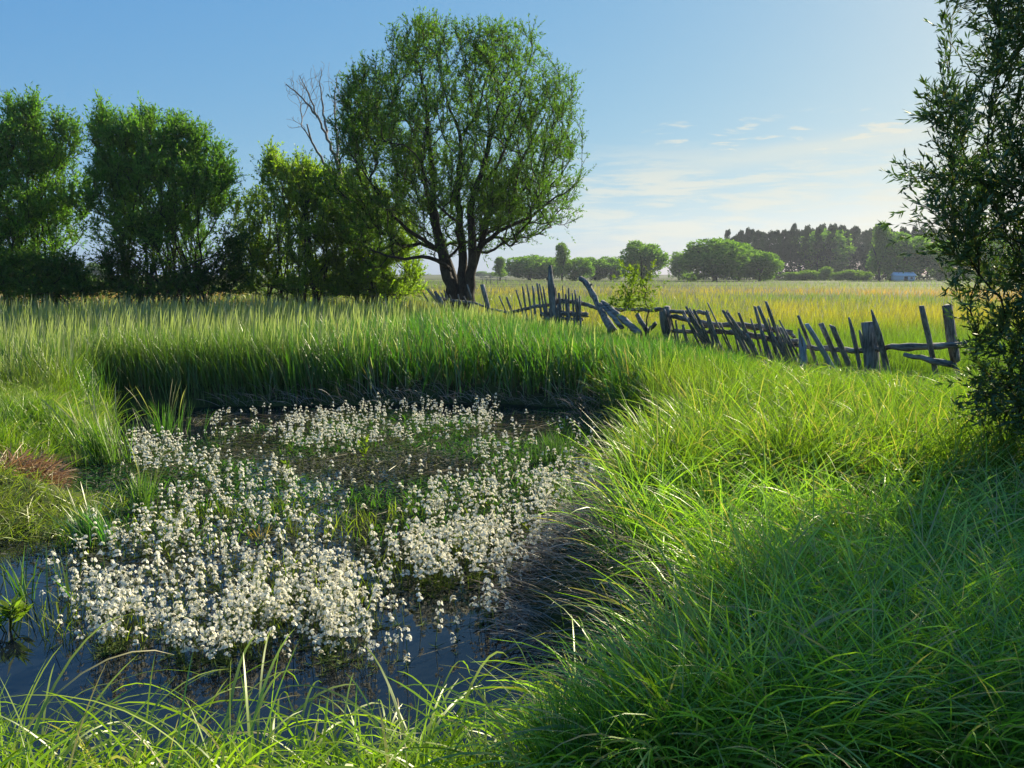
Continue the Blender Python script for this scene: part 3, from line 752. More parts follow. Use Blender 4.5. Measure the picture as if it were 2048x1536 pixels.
def grow(trunks, tips, step=0.35, rtip=0.006, n_exp=2.2, upbias=0.5, wob=0.04, seed=1):
    """trunks: [(polyline, r0, r1, parent_path)]; tips (N,3) -> list of paths (points, radii, is_twig)"""
    r = np.random.default_rng(seed)
    pos, par, dirs, floor_, paths = [], [], [], [], []
    for pl, r0, r1 in trunks:
        P = resample(pl, step); idx = []
        P[1:-1] += r.normal(0, wob * 0.6, P[1:-1].shape)
        for i, p in enumerate(P):
            idx.append(len(pos)); pos.append(p); par.append(idx[-2] if i else -1)
            d = P[min(i + 1, len(P) - 1)] - P[max(i - 1, 0)]; dirs.append(d / (np.linalg.norm(d) + 1e-9))
            floor_.append(r0 + (r1 - r0) * (i / (len(P) - 1)))
        paths.append((None, idx, False))
    base = pos[0]
    order = np.argsort(np.linalg.norm(tips - base, axis=1))
    PA = np.zeros((len(pos) + len(tips) * 40, 3)); DA = np.zeros_like(PA); n = len(pos)
    PA[:n] = pos; DA[:n] = dirs
    for ti in order:
        t = tips[ti]; d = t - PA[:n]; L = np.linalg.norm(d, axis=1) + 1e-6
        ca = (d * DA[:n]).sum(1) / L; cu = d[:, 2] / L
        cost = L * (1 + 0.9 * (1 - ca)) * (1 + upbias * (1 - cu)) + (PA[:n, 2] < base[2] + 0.9) * 1.5
        j = int(np.argmin(cost)); D = L[j]
        if D < 0.12: continue
        m = max(2, int(D / step)); c = PA[j] + DA[j] * D * 0.42
        tt = np.linspace(0, 1, m + 1)[1:, None]
        Q = (1 - tt) ** 2 * PA[j] + 2 * tt * (1 - tt) * c + tt ** 2 * t
        Q[:-1] += r.normal(0, wob * min(1, D), Q[:-1].shape)
        idx = []; prev = j
        for q in Q:
            if n >= len(PA): break
            PA[n] = q; dd = q - PA[prev]; DA[n] = dd / (np.linalg.norm(dd) + 1e-9)
            par.append(prev); floor_.append(0); idx.append(n); prev = n; n += 1
        paths.append((j, idx, True))
    acc = np.zeros(n); child = np.zeros(n, bool)
    for i in range(n - 1, -1, -1):
        if acc[i] == 0: acc[i] = rtip ** n_exp
        if par[i] >= 0: acc[par[i]] += acc[i]
    # do not count the same flow twice along one path: acc already carries sums of child branches
    rad = np.maximum(acc ** (1 / n_exp), floor_)
    out = []
    for j, idx, tw in paths:
        P = PA[idx]; rr = rad[idx]
        if j is not None:
            P = np.concatenate([PA[j:j + 1], P]); rr = np.concatenate([[rr[0] * 1.05], rr])
        out.append((P, rr, tw))
    return out
def leaf_quads(C, D, L, W, nrm=None):
    n = len(C); D = D / (np.linalg.norm(D, axis=1)[:, None] + 1e-9)
    r_ = rng.normal(0, 1, (n, 3)) if nrm is None else nrm
    S = np.cross(D, r_); S /= np.linalg.norm(S, axis=1)[:, None] + 1e-9; Nn = np.cross(S, D)
    L = L[:, None]; W = W[:, None]
    V = np.stack([C, C + D * L * 0.45 + S * W * 0.5 + Nn * L * 0.06, C + D * L, C + D * L * 0.45 - S * W * 0.5 + Nn * L * 0.06], 1).reshape(-1, 3)
    return V, np.arange(4 * n).reshape(-1, 4)
def foliage(paths, per_path, tw_len, leaves_per, lsize, lwid, cA, cB, up=0.5, drop=0.0, spread=0.7, seedn=71, tipfrac=0.4, dens=None, leafspread=0.7):
    B, D, K = [], [], []
    for P, rr, tw in paths:
        if not tw: continue
        m = per_path
        if dens is not None:
            m = int(per_path * dens(P[-1]) + rng.random())
        if m < 1: continue
        s = (len(P) - 1) * rng.uniform(tipfrac, 1.0, m); i = np.minimum(s.astype(int), len(P) - 2); f = (s - i)[:, None]
        B.append(P[i] * (1 - f) + P[i + 1] * f); d = P[i + 1] - P[i]; d /= np.linalg.norm(d, axis=1)[:, None] + 1e-9
        D.append(d)
    B = np.concatenate(B); D = np.concatenate(D); n = len(B)
    D = D + rng.normal(0, spread, (n, 3)) + np.array([0, 0, up]); D /= np.linalg.norm(D, axis=1)[:, None]
    Lt = rng.uniform(*tw_len, n)
    k = leaves_per; t = rng.random((n, k)) ** 0.8
    dr = -drop * t ** 2 * Lt[:, None]
    C = B[:, None] + D[:, None] * (t * Lt[:, None])[:, :, None]; C[:, :, 2] += dr
    C = C.reshape(-1, 3); DD = np.repeat(D, k, 0) + rng.normal(0, leafspread, (n * k, 3)) + np.array([0, 0, -0.25 * drop])
    N = n * k
    V, Q = leaf_quads(C, DD, rng.uniform(lsize * 0.7, lsize * 1.25, N), rng.uniform(lwid * 0.7, lwid * 1.2, N))
    tone = np.clip(np.repeat(rng.random(n), k) * 0.5 + rng.random(N) * 0.3 + 0.35 * fbm(C[:, 0] * 0.8, C[:, 1] + C[:, 2] * 0.8, seedn) - 0.05, 0, 1)
    c = mixc(cA, cB, tone) * rng.normal(1, 0.12, (N, 1)); c = np.repeat(np.clip(c, 0.003, 1), 4, 0)
    return V, Q, c, (B, D, Lt)
def ell_tips(n, c, r, shell=0.5, seed=0):
    g = np.random.default_rng(seed); d = g.normal(0, 1, (n, 3)); d /= np.linalg.norm(d, axis=1)[:, None]
    s = (shell ** 3 + (1 - shell ** 3) * g.random(n)) ** (1 / 3)
    return np.asarray(c) + d * s[:, None] * np.asarray(r)
def build_tree(name, label, base, trunks, tips, leaf, kleaf=None, group=None, mbark=None, mleaf=None, ksides=7, cat="tree", twigs=False, dens=None, crown='crown', **gk):
    """base: world position; trunks and tips in world space"""
    base = np.asarray(base, float)
    paths = grow([(np.asarray(pl, float) - base, a, b) for pl, a, b in trunks], np.asarray(tips) - base, **gk)
    root = empty(name, base)
    tag(root, label, cat, group)
    tb = join_tubes([tube(P, rr, ksides if not tw else (5 if rr[0] > 0.02 else 4), cap=not tw) for P, rr, tw in paths])
    mesh_np("trunk", tb[0], tb[1], mbark or M_bark, parent=root, tris=tb[2], smooth_=True)
    if leaf:
        dn = None if dens is None else (lambda p: dens(p + base))
        V, Q, c, (B, D, Lt) = foliage(paths, dens=dn, **leaf)
        if twigs:
            n = len(B); el_ = np.arccos(np.clip(D[:, 2], -1, 1)); azm = np.arctan2(D[:, 1], D[:, 0])
            col_ = np.tile((0.12, 0.10, 0.05) if twigs == 'near' else (0.035, 0.03, 0.018), (n, 1))
            V2, Q2, C2 = blades(B, Lt, np.full(n, 0.006 if twigs == 'near' else 0.014), azm, el_, np.full(n, 0.0), 2, col_, col_ * 1.3, [1, 0.7, 0.3])
            mesh_np("twigs", V2, Q2, M_leaf, C2, parent=root)
        mesh_np(crown, V, Q, mleaf or M_leaf, c, parent=root)
    return root

# ---- the big many-stemmed willow beside the fence
DT = 30.0
def T_(pxs, d0, d1, dep=DT):
    n = len(pxs); return [at(u, v, dep + d0 + (d1 - d0) * i / (n - 1)) for i, (u, v) in enumerate(pxs)]
wt = [
 (T_([(908, 640), (906, 596), (886, 520), (869, 437), (867, 354), (857, 271), (852, 187), (838, 130)], 0.1, -0.6), 0.25, 0.02),
 (T_([(918, 640), (915, 583), (894, 521), (876, 470), (857, 408), (832, 271), (800, 220)], 0.4, 1.8), 0.23, 0.02),
 (T_([(925, 640), (923, 575), (925, 521), (917, 417), (915, 375), (925, 271), (902, 225), (885, 160)], -0.1, 0.3), 0.22, 0.02),
 (T_([(925, 271), (957, 225), (970, 160)], 0.3, -0.3), 0.07, 0.02),
 (T_([(938, 640), (936, 583), (946, 521), (941, 458), (944, 396), (973, 312), (982, 250), (1010, 180)], 0.0, -1.2), 0.24, 0.02),
 (T_([(944, 545), (961, 491), (982, 421), (1015, 375), (1040, 325), (1077, 258), (1092, 225)], -0.1, 1.2), 0.13, 0.02),
 (T_([(940, 530), (957, 496), (998, 458), (1052, 441), (1102, 400), (1144, 375)], -0.1, -0.8), 0.11, 0.02),
 (T_([(894, 521), (880, 500), (848, 483), (790, 437), (748, 375), (710, 320)], 0.1, -1.2), 0.10, 0.02),
 (T_([(869, 437), (850, 380), (832, 320), (780, 260), (740, 220)], 0.0, 1.0), 0.08, 0.02),
 (T_([(900, 540), (860, 510), (800, 520), (740, 500)], -0.1, -1.8), 0.09, 0.03),
 (T_([(944, 396), (990, 340), (1030, 250), (1050, 190)], -0.2, -2.0), 0.07, 0.02),
]
K = DT / F
cw = at(925, 300, DT)
tips = np.concatenate([
 ell_tips(900, at(925, 284, DT), (4.65, 4.4, 4.25), 0.25, 1),
 ell_tips(190, at(1060, 410, DT), (2.1, 2.6, 1.45), 0.2, 7),
 ell_tips(120, at(1010, 340, DT), (3.1, 3.4, 2.6), 0.5, 2),
 ell_tips(260, at(765, 370, DT), (2.2, 2.6, 3.1), 0.3, 3),
 ell_tips(110, at(740, 220, DT), (1.1, 1.8, 1.4), 0.2, 8),
 ell_tips(60, at(840, 95, DT), (1.1, 1.4, 1.0), 0.2, 4),
 ell_tips(50, at(985, 110, DT), (1.2, 1.4, 0.8), 0.2, 5),
 ell_tips(60, at(1090, 240, DT), (1.3, 1.6, 1.2), 0.2, 6),
])
tz = tips[:, 2]; tips = tips[(tz > 1.9)]
def wdens(p):
    # the lower right of the crown is thin, its top and left are full
    r_ = (p[0] - (-0.3)) / 3.0; low = (6.2 - p[2]) / 3.2
    return float(np.clip(1.0 - 0.75 * smooth(-0.2, 0.8, np.array(r_)) * smooth(-0.1, 0.9, np.array(low)), 0.40, 1.0)) * (0.7 + 0.6 * float(fbm(np.array(p[0] * 0.7), np.array(p[2] * 0.7 + p[1] * 0.5), 81)))
build_tree("willow_tree", "tall round willow with four dark trunks standing beside the broken fence", at(922, 640, DT), wt, tips,
           dict(per_path=6, tw_len=(0.3, 0.85), leaves_per=13, lsize=0.125, lwid=0.038, cA=(0.05, 0.12, 0.015), cB=(0.14, 0.25, 0.028), up=0.55, spread=0.55, tipfrac=0.25),
           dens=wdens, twigs='far', step=0.33, rtip=0.0085, n_exp=2.3, seed=3)

# ---- multi-stemmed willows on the left
def bush_tree(name, label, u, vb, dep, blobs, nstem, tipsn, leaf, spread_px, seed, rb=0.07, top=None, group=None, dens=None, gk=None, mleaf=None):
    g = np.random.default_rng(seed); base = at(u, vb, dep); base[2] = 0.0
    tr = []; tp = []
    tot = sum(b[4] for b in blobs)
    for (bu, bv, ru, rv, wgt) in blobs:
        c = at(bu, bv + (34 if bv < 470 else 0), dep); k = dep / F
        tp.append(ell_tips(int(tipsn * wgt / tot), c, (ru * k, ru * k * 0.9, rv * k), 0.35, seed + len(tp)))
    tp = np.concatenate(tp); tp = tp[tp[:, 2] > 0.3]
    gap = 0.6 * fbm(tp[:, 0] * 1.5 + seed * 3.1, tp[:, 2] * 1.5, seed) + 0.4 * fbm(tp[:, 1] * 1.2, tp[:, 2] * 1.2 + 7, seed + 2)
    tp = tp[(gap > np.percentile(gap, 11)) | (tp[:, 2] < 1.3)]
    hi = tp[tp[:, 2] > np.percentile(tp[:, 2], 70)]
    for s in range(nstem):
        t = hi[g.integers(len(hi))]; b = base + np.array([g.uniform(-1, 1) * spread_px * dep / F, g.uniform(-0.7, 0.7), 0])
        mid = b * 0.55 + t * 0.45; mid[2] = b[2] + (t[2] - b[2]) * 0.5; mid[0] = b[0] + (t[0] - b[0]) * 0.36
        tr.append(([b - np.array([0, 0, 0.1]), mid, b + (t - b) * 0.9], rb * g.uniform(0.7, 1.2), 0.02))
    return build_tree(name, label, base, tr, tp, leaf, group=group, dens=dens, seed=seed, mleaf=mleaf, twigs='far', **(gk or dict(step=0.4, rtip=0.006, n_exp=2.3, upbias=0.8)))
LW = dict(per_path=7, tw_len=(0.35, 1.0), leaves_per=12, lsize=0.15, lwid=0.052, cA=(0.07, 0.17, 0.03), cB=(0.18, 0.33, 0.045), up=0.7, spread=0.5, tipfrac=0.2)
GL = "willows along the left side of the meadow"
bush_tree("willow_tree", "dark green many-stemmed willow cut off by the left edge of the photo", 55, 600, 33,
          [(50, 300, 70, 80, 1.2), (60, 360, 112, 110, 4.5), (20, 270, 90, 60, 1.5), (55, 215, 35, 35, 0.6), (130, 260, 30, 50, 0.6), (20, 210, 13, 42, 0.25), (72, 205, 13, 42, 0.25), (122, 235, 11, 40, 0.2), (-60, 380, 120, 150, 3), (90, 430, 100, 80, 1.6), (20, 470, 90, 70, 1.2)], 18, 820, LW, 60, 11, rb=0.05, group=GL,
          dens=lambda p: 0.5 + 0.6 * float(smooth(1.8, 4.6, p[2])))
bush_tree("willow_tree", "broad spreading willow with many thin dark stems in the gap between two other willows", 330, 600, 33,
          [(250, 235, 13, 35, 0.2), (298, 225, 14, 35, 0.25), (352, 245, 12, 30, 0.2), (440, 290, 13, 34, 0.2), (205, 215, 13, 34, 0.2), (310, 275, 85, 70, 1.3), (325, 355, 128, 95, 5.5), (250, 280, 75, 60, 1.4), (300, 245, 90, 35, 1.2), (390, 260, 25, 40, 0.5), (205, 230, 22, 30, 0.3), (420, 330, 52, 60, 1.2), (330, 430, 125, 60, 0.9), (225, 390, 50, 80, 1.0), (320, 480, 130, 60, 1.6)], 30, 1000, LW, 95, 12, rb=0.042, group=GL,
          dens=lambda p: 0.45 + 0.65 * float(smooth(2.0, 4.6, p[2])))
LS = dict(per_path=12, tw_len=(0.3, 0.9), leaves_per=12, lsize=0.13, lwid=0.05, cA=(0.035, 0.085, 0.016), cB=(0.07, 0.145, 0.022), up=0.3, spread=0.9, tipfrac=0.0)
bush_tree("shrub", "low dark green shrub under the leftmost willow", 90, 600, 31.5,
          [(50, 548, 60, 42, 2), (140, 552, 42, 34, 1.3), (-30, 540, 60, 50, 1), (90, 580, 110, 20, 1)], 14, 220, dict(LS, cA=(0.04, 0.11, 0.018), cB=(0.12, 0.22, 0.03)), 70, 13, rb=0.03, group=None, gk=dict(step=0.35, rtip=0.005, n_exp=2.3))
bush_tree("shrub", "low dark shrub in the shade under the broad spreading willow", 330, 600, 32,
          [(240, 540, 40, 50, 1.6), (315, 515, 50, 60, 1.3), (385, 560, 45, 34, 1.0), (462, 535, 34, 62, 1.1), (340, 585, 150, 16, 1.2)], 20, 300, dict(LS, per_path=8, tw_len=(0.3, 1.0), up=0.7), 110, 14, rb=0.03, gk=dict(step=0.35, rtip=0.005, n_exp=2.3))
LB = dict(per_path=6, tw_len=(0.35, 0.8), leaves_per=12, lsize=0.14, lwid=0.05, cA=(0.13, 0.23, 0.022), cB=(0.28, 0.38, 0.035), up=0.7, spread=0.5, tipfrac=0.0)
bush_tree("willow_bush", "dense yellow green willow bush left of the tall round willow", 590, 600, 34.0,
          [(590, 345, 80, 60, 2.5), (640, 420, 100, 90, 3), (555, 300, 22, 22, 0.3), (640, 340, 50, 45, 1), (590, 480, 115, 80, 3), (505, 420, 40, 80, 1), (500, 520, 50, 50, 1), (590, 550, 110, 36, 1.3), (545, 295, 12, 30, 0.3), (605, 312, 12, 26, 0.25), (575, 330, 12, 30, 0.2), (590, 583, 130, 22, 1.2)], 20, 900, LB, 70, 15, rb=0.05, group=GL, mleaf=M_bushleaf)
bush_tree("willow_bush", "lime green low willow bush directly left of the tall willow's trunks", 750, 600, 34.5,
          [(740, 470, 95, 90, 3), (700, 400, 70, 90, 2), (790, 540, 60, 45, 1.4), (690, 550, 70, 40, 1), (760, 560, 90, 36, 1.4), (750, 583, 110, 22, 1.2)], 20, 820, LB, 60, 16, rb=0.045, group=GL, mleaf=M_bushleaf)

# ---- bare dead tree between them
def dead_tree():
    D = 34.0; g = np.random.default_rng(5)
    def W(l, d0=0, d1=0): return T_(l, d0, d1, D)
    tr = [(W([(760, 640), (720, 480), (680, 340), (655, 280), (635, 235), (610, 200), (572, 168)], 0, -0.5), 0.16, 0.02),
          (W([(655, 280), (648, 230), (640, 180), (642, 135)], -0.2, 0.5), 0.06, 0.012),
          (W([(680, 340), (672, 260), (668, 190), (680, 140)], 0, 0.8), 0.07, 0.012),
          (W([(635, 235), (622, 195), (598, 150)], -0.3, -1), 0.045, 0.01),
          (W([(680, 360), (650, 330), (628, 300), (614, 248)], 0, -0.4), 0.07, 0.03)]
    tips = np.concatenate([ell_tips(120, at(640, 185, D), (1.35, 1.3, 1.25), 0.3, 51), ell_tips(60, at(600, 175, D), (0.8, 1.0, 0.7), 0.3, 52), ell_tips(12, at(590, 245, D), (0.5, 0.6, 0.25), 0.3, 53)])
    build_tree("dead_tree", "bare leafless tree poking up behind the willow bush", at(760, 640, D), tr, tips, None, mbark=M_dead, step=0.22, rtip=0.0065, n_exp=2.3, seed=9, wob=0.05)
dead_tree()

# ---- near willow at the right edge of the photo
def near_willow():
    D = 5.6; g = np.random.default_rng(8); base = np.array([4.35, 6.1, 0.0])
    tips = np.concatenate([
        ell_tips(300, (4.35, 6.0, 2.9), (1.15, 1.3, 1.5), 0.3, 61),
        ell_tips(140, (4.65, 5.9, 1.3), (1.15, 1.1, 0.9), 0.2, 62),
        ell_tips(260, (4.4, 6.0, 4.3), (1.3, 1.2, 1.3), 0.2, 63),
        ell_tips(120, (5.4, 6.2, 2.6), (1.2, 1.4, 2.2), 0.3, 64),
        ell_tips(80, (3.95, 5.8, 0.9), (0.6, 0.6, 0.6), 0.2, 65),
        ell_tips(60, (3.35, 6.0, 2.35), (0.4, 0.5, 0.6), 0.2, 66), ell_tips(90, (3.9, 5.9, 1.7), (0.6, 0.7, 0.8), 0.2, 67)])
    tips = tips[tips[:, 2] > 0.15] + np.array([0.03, 0, 0])
    tr = []
    for s in range(9):
        t = np.array([4.4 + g.uniform(-0.8, 1.2), 6.0 + g.uniform(-0.9, 0.9), g.uniform(3.6, 5.2)]); b = base + np.array([g.uniform(-0.25, 0.5), g.uniform(-0.3, 0.3), -0.1])
        mid = b + (t - b) * np.array([0.3, 0.3, 0.5]); tr.append(([b, mid, t], g.uniform(0.03, 0.055), 0.012))
    def nd(p): return 0.55 + 0.8 * float(fbm(np.array(p[0] * 1.6), np.array(p[2] * 1.6 + p[1]), 91))
    build_tree("willow_tree", "nearby willow with long narrow dark leaves filling the right edge of the photo", base, tr, tips,
               dict(per_path=8, tw_len=(0.14, 0.38), leaves_per=13, lsize=0.072, lwid=0.0165, cA=(0.035, 0.075, 0.028), cB=(0.09, 0.15, 0.05), up=0.35, spread=0.7, tipfrac=0.15, leafspread=0.55),
               dens=nd, twigs='near', mleaf=M_nearleaf, step=0.16, rtip=0.0022, n_exp=2.3, wob=0.02, seed=12, ksides=8)
near_willow()

# ---- sapling behind the fence
def sapling():
    D = 17.0; b = at(1293, 668, D); b[2] = 0
    tr = [([b, at(1293, 640, D), at(1292, 590, D), at(1283, 545, D), at(1279, 505, D)], 0.02, 0.005)]
    tips = np.concatenate([ell_tips(26, at(1275, 560, D), (0.42, 0.4, 0.5), 0.2, 71), ell_tips(22, at(1262, 600, D), (0.5, 0.4, 0.3), 0.2, 72), ell_tips(10, at(1310, 585, D), (0.3, 0.3, 0.4), 0.2, 73)])
    build_tree("sapling", "slender yellow green sapling growing behind the fence beside the slanting log", b, tr, tips,
               dict(per_path=6, tw_len=(0.08, 0.28), leaves_per=7, lsize=0.07, lwid=0.032, cA=(0.11, 0.17, 0.02), cB=(0.2, 0.26, 0.03), up=0.3, spread=0.9, tipfrac=0.2),
               step=0.15, rtip=0.0022, n_exp=2.5, seed=4)
sapling()

# ------------------------------------------------------------------ far trees
def copy_tree(o):
    c = o.copy(); COL.objects.link(c)
    for ch in o.children:
        d = ch.copy(); COL.objects.link(d); d.parent = c
    return c
def far_proto(name, kind, seed):
    """crown of unit height 1, radius about 0.5, at the origin"""
    g = np.random.default_rng(seed); root = empty(name)
    C, D, S = [], [], []
    if kind == 'round':
        cen = ell_tips(50, (0, 0, 0.48), (0.38, 0.38, 0.40), 0.5, seed); rad = g.uniform(0.08, 0.20, len(cen)); nl = 190; ls = 0.055
    elif kind == 'tall':
        cen = np.stack([g.normal(0, 0.12, 46), g.normal(0, 0.12, 46), g.uniform(0.25, 0.95, 46)], 1); cen[:, :2] *= (1.25 - cen[:, 2:3]); rad = g.uniform(0.07, 0.13, 46); nl = 120; ls = 0.05
    elif kind == 'bush':
        cen = ell_tips(34, (0, 0, 0.4), (0.42, 0.42, 0.42), 0.4, seed); rad = g.uniform(0.12, 0.2, len(cen)); nl = 90; ls = 0.10
    else:
        zz = g.uniform(0.42, 0.98, 48); rr = 0.03 + 0.15 * (1 - zz) ** 0.6; aa = g.uniform(0, 6.28, 48)
        cen = np.stack([rr * np.cos(aa), rr * np.sin(aa), zz], 1); rad = 0.03 + 0.07 * (1.05 - zz); nl = 60; ls = 0.035
    for c, r_ in zip(cen, rad):
        d = g.normal(0, 1, (nl, 3)); d /= np.linalg.norm(d, axis=1)[:, None]
        C.append(c + d * r_ * g.uniform(0.75, 1.05, (nl, 1)) * np.array([1, 1, 0.8])); D.append(d + g.normal(0, 0.6, (nl, 3)))
    C = np.concatenate(C); D = np.concatenate(D); keep = C[:, 2] > 0.01; C, D = C[keep], D[keep]; n = len(C)
    V, Q = leaf_quads(C, D, np.full(n, ls) * g.uniform(0.7, 1.3, n), np.full(n, ls * 0.55))
    cc = {'round': ((0.08, 0.165, 0.025), (0.18, 0.30, 0.045)), 'tall': ((0.10, 0.18, 0.035), (0.20, 0.30, 0.06)), 'bush': ((0.10, 0.18, 0.03), (0.20, 0.30, 0.045)),
          'pine': ((0.010, 0.022, 0.014), (0.022, 0.042, 0.022))}[kind]
    col = np.repeat(jit(mixc(cc[0], cc[1], g.random(n)), 0.15), 4, 0)
    mesh_np("crown", V, Q, M_farleaf, col, parent=root)
    if kind == 'pine': tb = [tube([(0, 0, 0), (0.005, 0, 0.5), (0, 0, 0.95)], [0.014, 0.010, 0.003], 5)]
    elif kind == 'bush': tb = [tube([(0, 0, 0), (x, y, 0.5)], [0.02, 0.008], 4) for x, y in ((-.2, .05), (0, -.1), (.2, .1))]
    else:
        tb = [tube([(0, 0, 0), (0.01, 0, 0.25), (x, y, 0.5), (x * 2.2, y * 2.2, 0.75)], [0.035, 0.028, 0.016, 0.006], 5) for x, y in ((-.12, .05), (0.02, -.1), (.13, .08))]
    t = join_tubes(tb); mesh_np("trunk", t[0], t[1], M_bark, parent=root, tris=t[2])
    return root
PR = {k: far_proto(nm, k, s) for k, nm, s in (('round', 'broadleaf_tree', 201), ('round2', 'broadleaf_tree', 202), ('tall', 'tall_tree', 203), ('bush', 'far_bush', 204), ('pine', 'pine_tree', 205)) if k != 'round2'}
PR['round2'] = far_proto('broadleaf_tree', 'round', 202)
firsts = {k: True for k in PR}
def far(kind, u, vtop, wpx, dep, label, group, cat="tree", rot=None):
    if kind == 'round' and random.random() < 0.5: kind = 'round2'
    o = PR[kind] if firsts[kind] else copy_tree(PR[kind]); firsts[kind] = False
    p = at(u, 556, dep); H = (CAMZ + (ray(u, vtop)[2] / ray(u, vtop)[1]) * dep)
    W = wpx / F * dep
    o.location = (p[0], dep, 0); o.scale = (W, W, H)
    o.rotation_euler = (0, 0, random.uniform(0, 6.28) if rot is None else rot)
    tag(o, label, cat, group)
G1 = "trees along the far edge of the field"
far('tall', 1000, 514, 55, 215, "small thin tree at the left end of the far tree line", G1)
far('round', 1058, 506, 110, 235, "dull green rounded tree behind the tall fence board", G1)
far('tall', 1124, 486, 62, 205, "pale green taller tree rising above the low far tree line left of centre", G1)
far('round', 1095, 510, 95, 240, "low rounded tree directly left of the small far shrub pair", G1)
far('round', 1150, 512, 76, 210, "light green rounded tree above the end of the curved log", G1)
far('round', 1190, 512, 72, 232, "small far tree in the low stretch left of the domed tree", G1)
far('round', 1222, 510, 72, 236, "small far tree touching the left side of the domed tree", G1)
far('round', 1285, 477, 98, 205, "single domed tree above the sapling", G1)
far('round', 1358, 500, 45, 236, "grey green tree in the gap right of the domed tree", G1)
far('round', 1430, 468, 150, 200, "largest bright green spreading tree of the far tree line", G1)
far('round', 1478, 478, 80, 212, "bright green tree joined to the right of the largest spreading tree", G1)
far('round', 1520, 496, 85, 204, "bright green rounded tree in front of the dark pine wood, at its left end", G1)
far('tall', 1758, 445, 75, 212, "tall pale green tree in front of the pines", G1)
far('round', 1805, 460, 130, 214, "large green tree right of the tall pale one, in front of the pines", G1)
far('round', 1880, 478, 90, 218, "green tree half hidden behind the near willow leaves", G1)
far('round', 1960, 470, 110, 216, "green far tree seen only through the near willow leaves", G1)
far('round', 1645, 452, 120, 262, "mid green broadleaf crown standing among the dark pines", G1)
G2 = "bushes at the foot of the pine wood"
BL = ["low pale green bush at the left foot of the pine wood", "slightly larger low bush right of the first one under the pines", "small upright bush in the middle of the pine wood's foot",
      "dim low bush between two brighter bushes under the pines", "bright low bush left of the tall pale green tree", "low bush touching the foot of the tall pale green tree", "low dark bush near the shed"]
for (u, vt, w), lb in zip([(1582, 542, 40), (1612, 538, 55), (1650, 530, 30), (1678, 542, 34), (1705, 537, 46), (1728, 541, 34), (1790, 545, 30)], BL):
    far('bush', u, vt, w, 222, lb, G2, cat="bush")
far('bush', 1385, 545, 40, 215, "small bush at the foot of the largest spreading tree", G2, cat="bush")
G3 = "pines of the dark wood beyond the field"
for i in range(95):
    u = 1455 + i * 6.8 + random.uniform(-4, 4); dep = random.choice((250, 262, 276, 290)) + random.uniform(-4, 4)
    env = np.interp(u, [1455, 1500, 1560, 1640, 1700, 1760, 1850, 1950, 2100], [466, 460, 456, 450, 456, 462, 458, 462, 466])
    far('pine', u, env + random.uniform(-6, 12), random.uniform(50, 74), dep, "dark pine in the wood beyond the field", G3)
G4 = "distant trees seen through the gaps on the left"
for u, vt, w, lb in ((186, 522, 26, "faint far tree in the left gap between the willows, left one"), (205, 527, 30, "faint far tree in the gap between the willows, right of the other"), (-30, 515, 60, "far tree behind the leftmost willow"),
                     (60, 520, 50, "far tree behind the stems of the leftmost willow"), (470, 520, 60, "far tree behind the stems of the broad spreading willow")):
    far('round', u, vt, w, 300, lb, G4)
for u, vt, w, lb in ((962, 541, 30, "tiny far tree at the horizon directly right of the willow trunks"), (985, 544, 26, "lowest tiny far tree at the horizon right of the willow trunks")):
    far('round', u, vt, w, 520, lb, G4)

def hedge():
    """the closed mass of the far wood below the pine crowns"""
    n = 30000; x = U(70, 215, n); y = U(262, 300, n); h = 16 * (0.85 + 0.15 * vnoise(x * 0.1, y * 0)); z = U(0, 1, n) ** 0.8 * h * 0.82
    C = np.stack([x, y, z], 1); V, Q = leaf_quads(C, rng.normal(0, 1, (n, 3)), U(0.6, 1.3, n), U(0.4, 0.8, n))
    col = np.repeat(jit(mixc((0.008, 0.018, 0.012), (0.018, 0.034, 0.018), rng.random(n))), 4, 0)
    o = mesh_np("wood_undergrowth", V, Q, M_farleaf, col)
    tag(o, "dark undergrowth filling the pine wood beyond the field", "undergrowth", kind="stuff")
hedge()

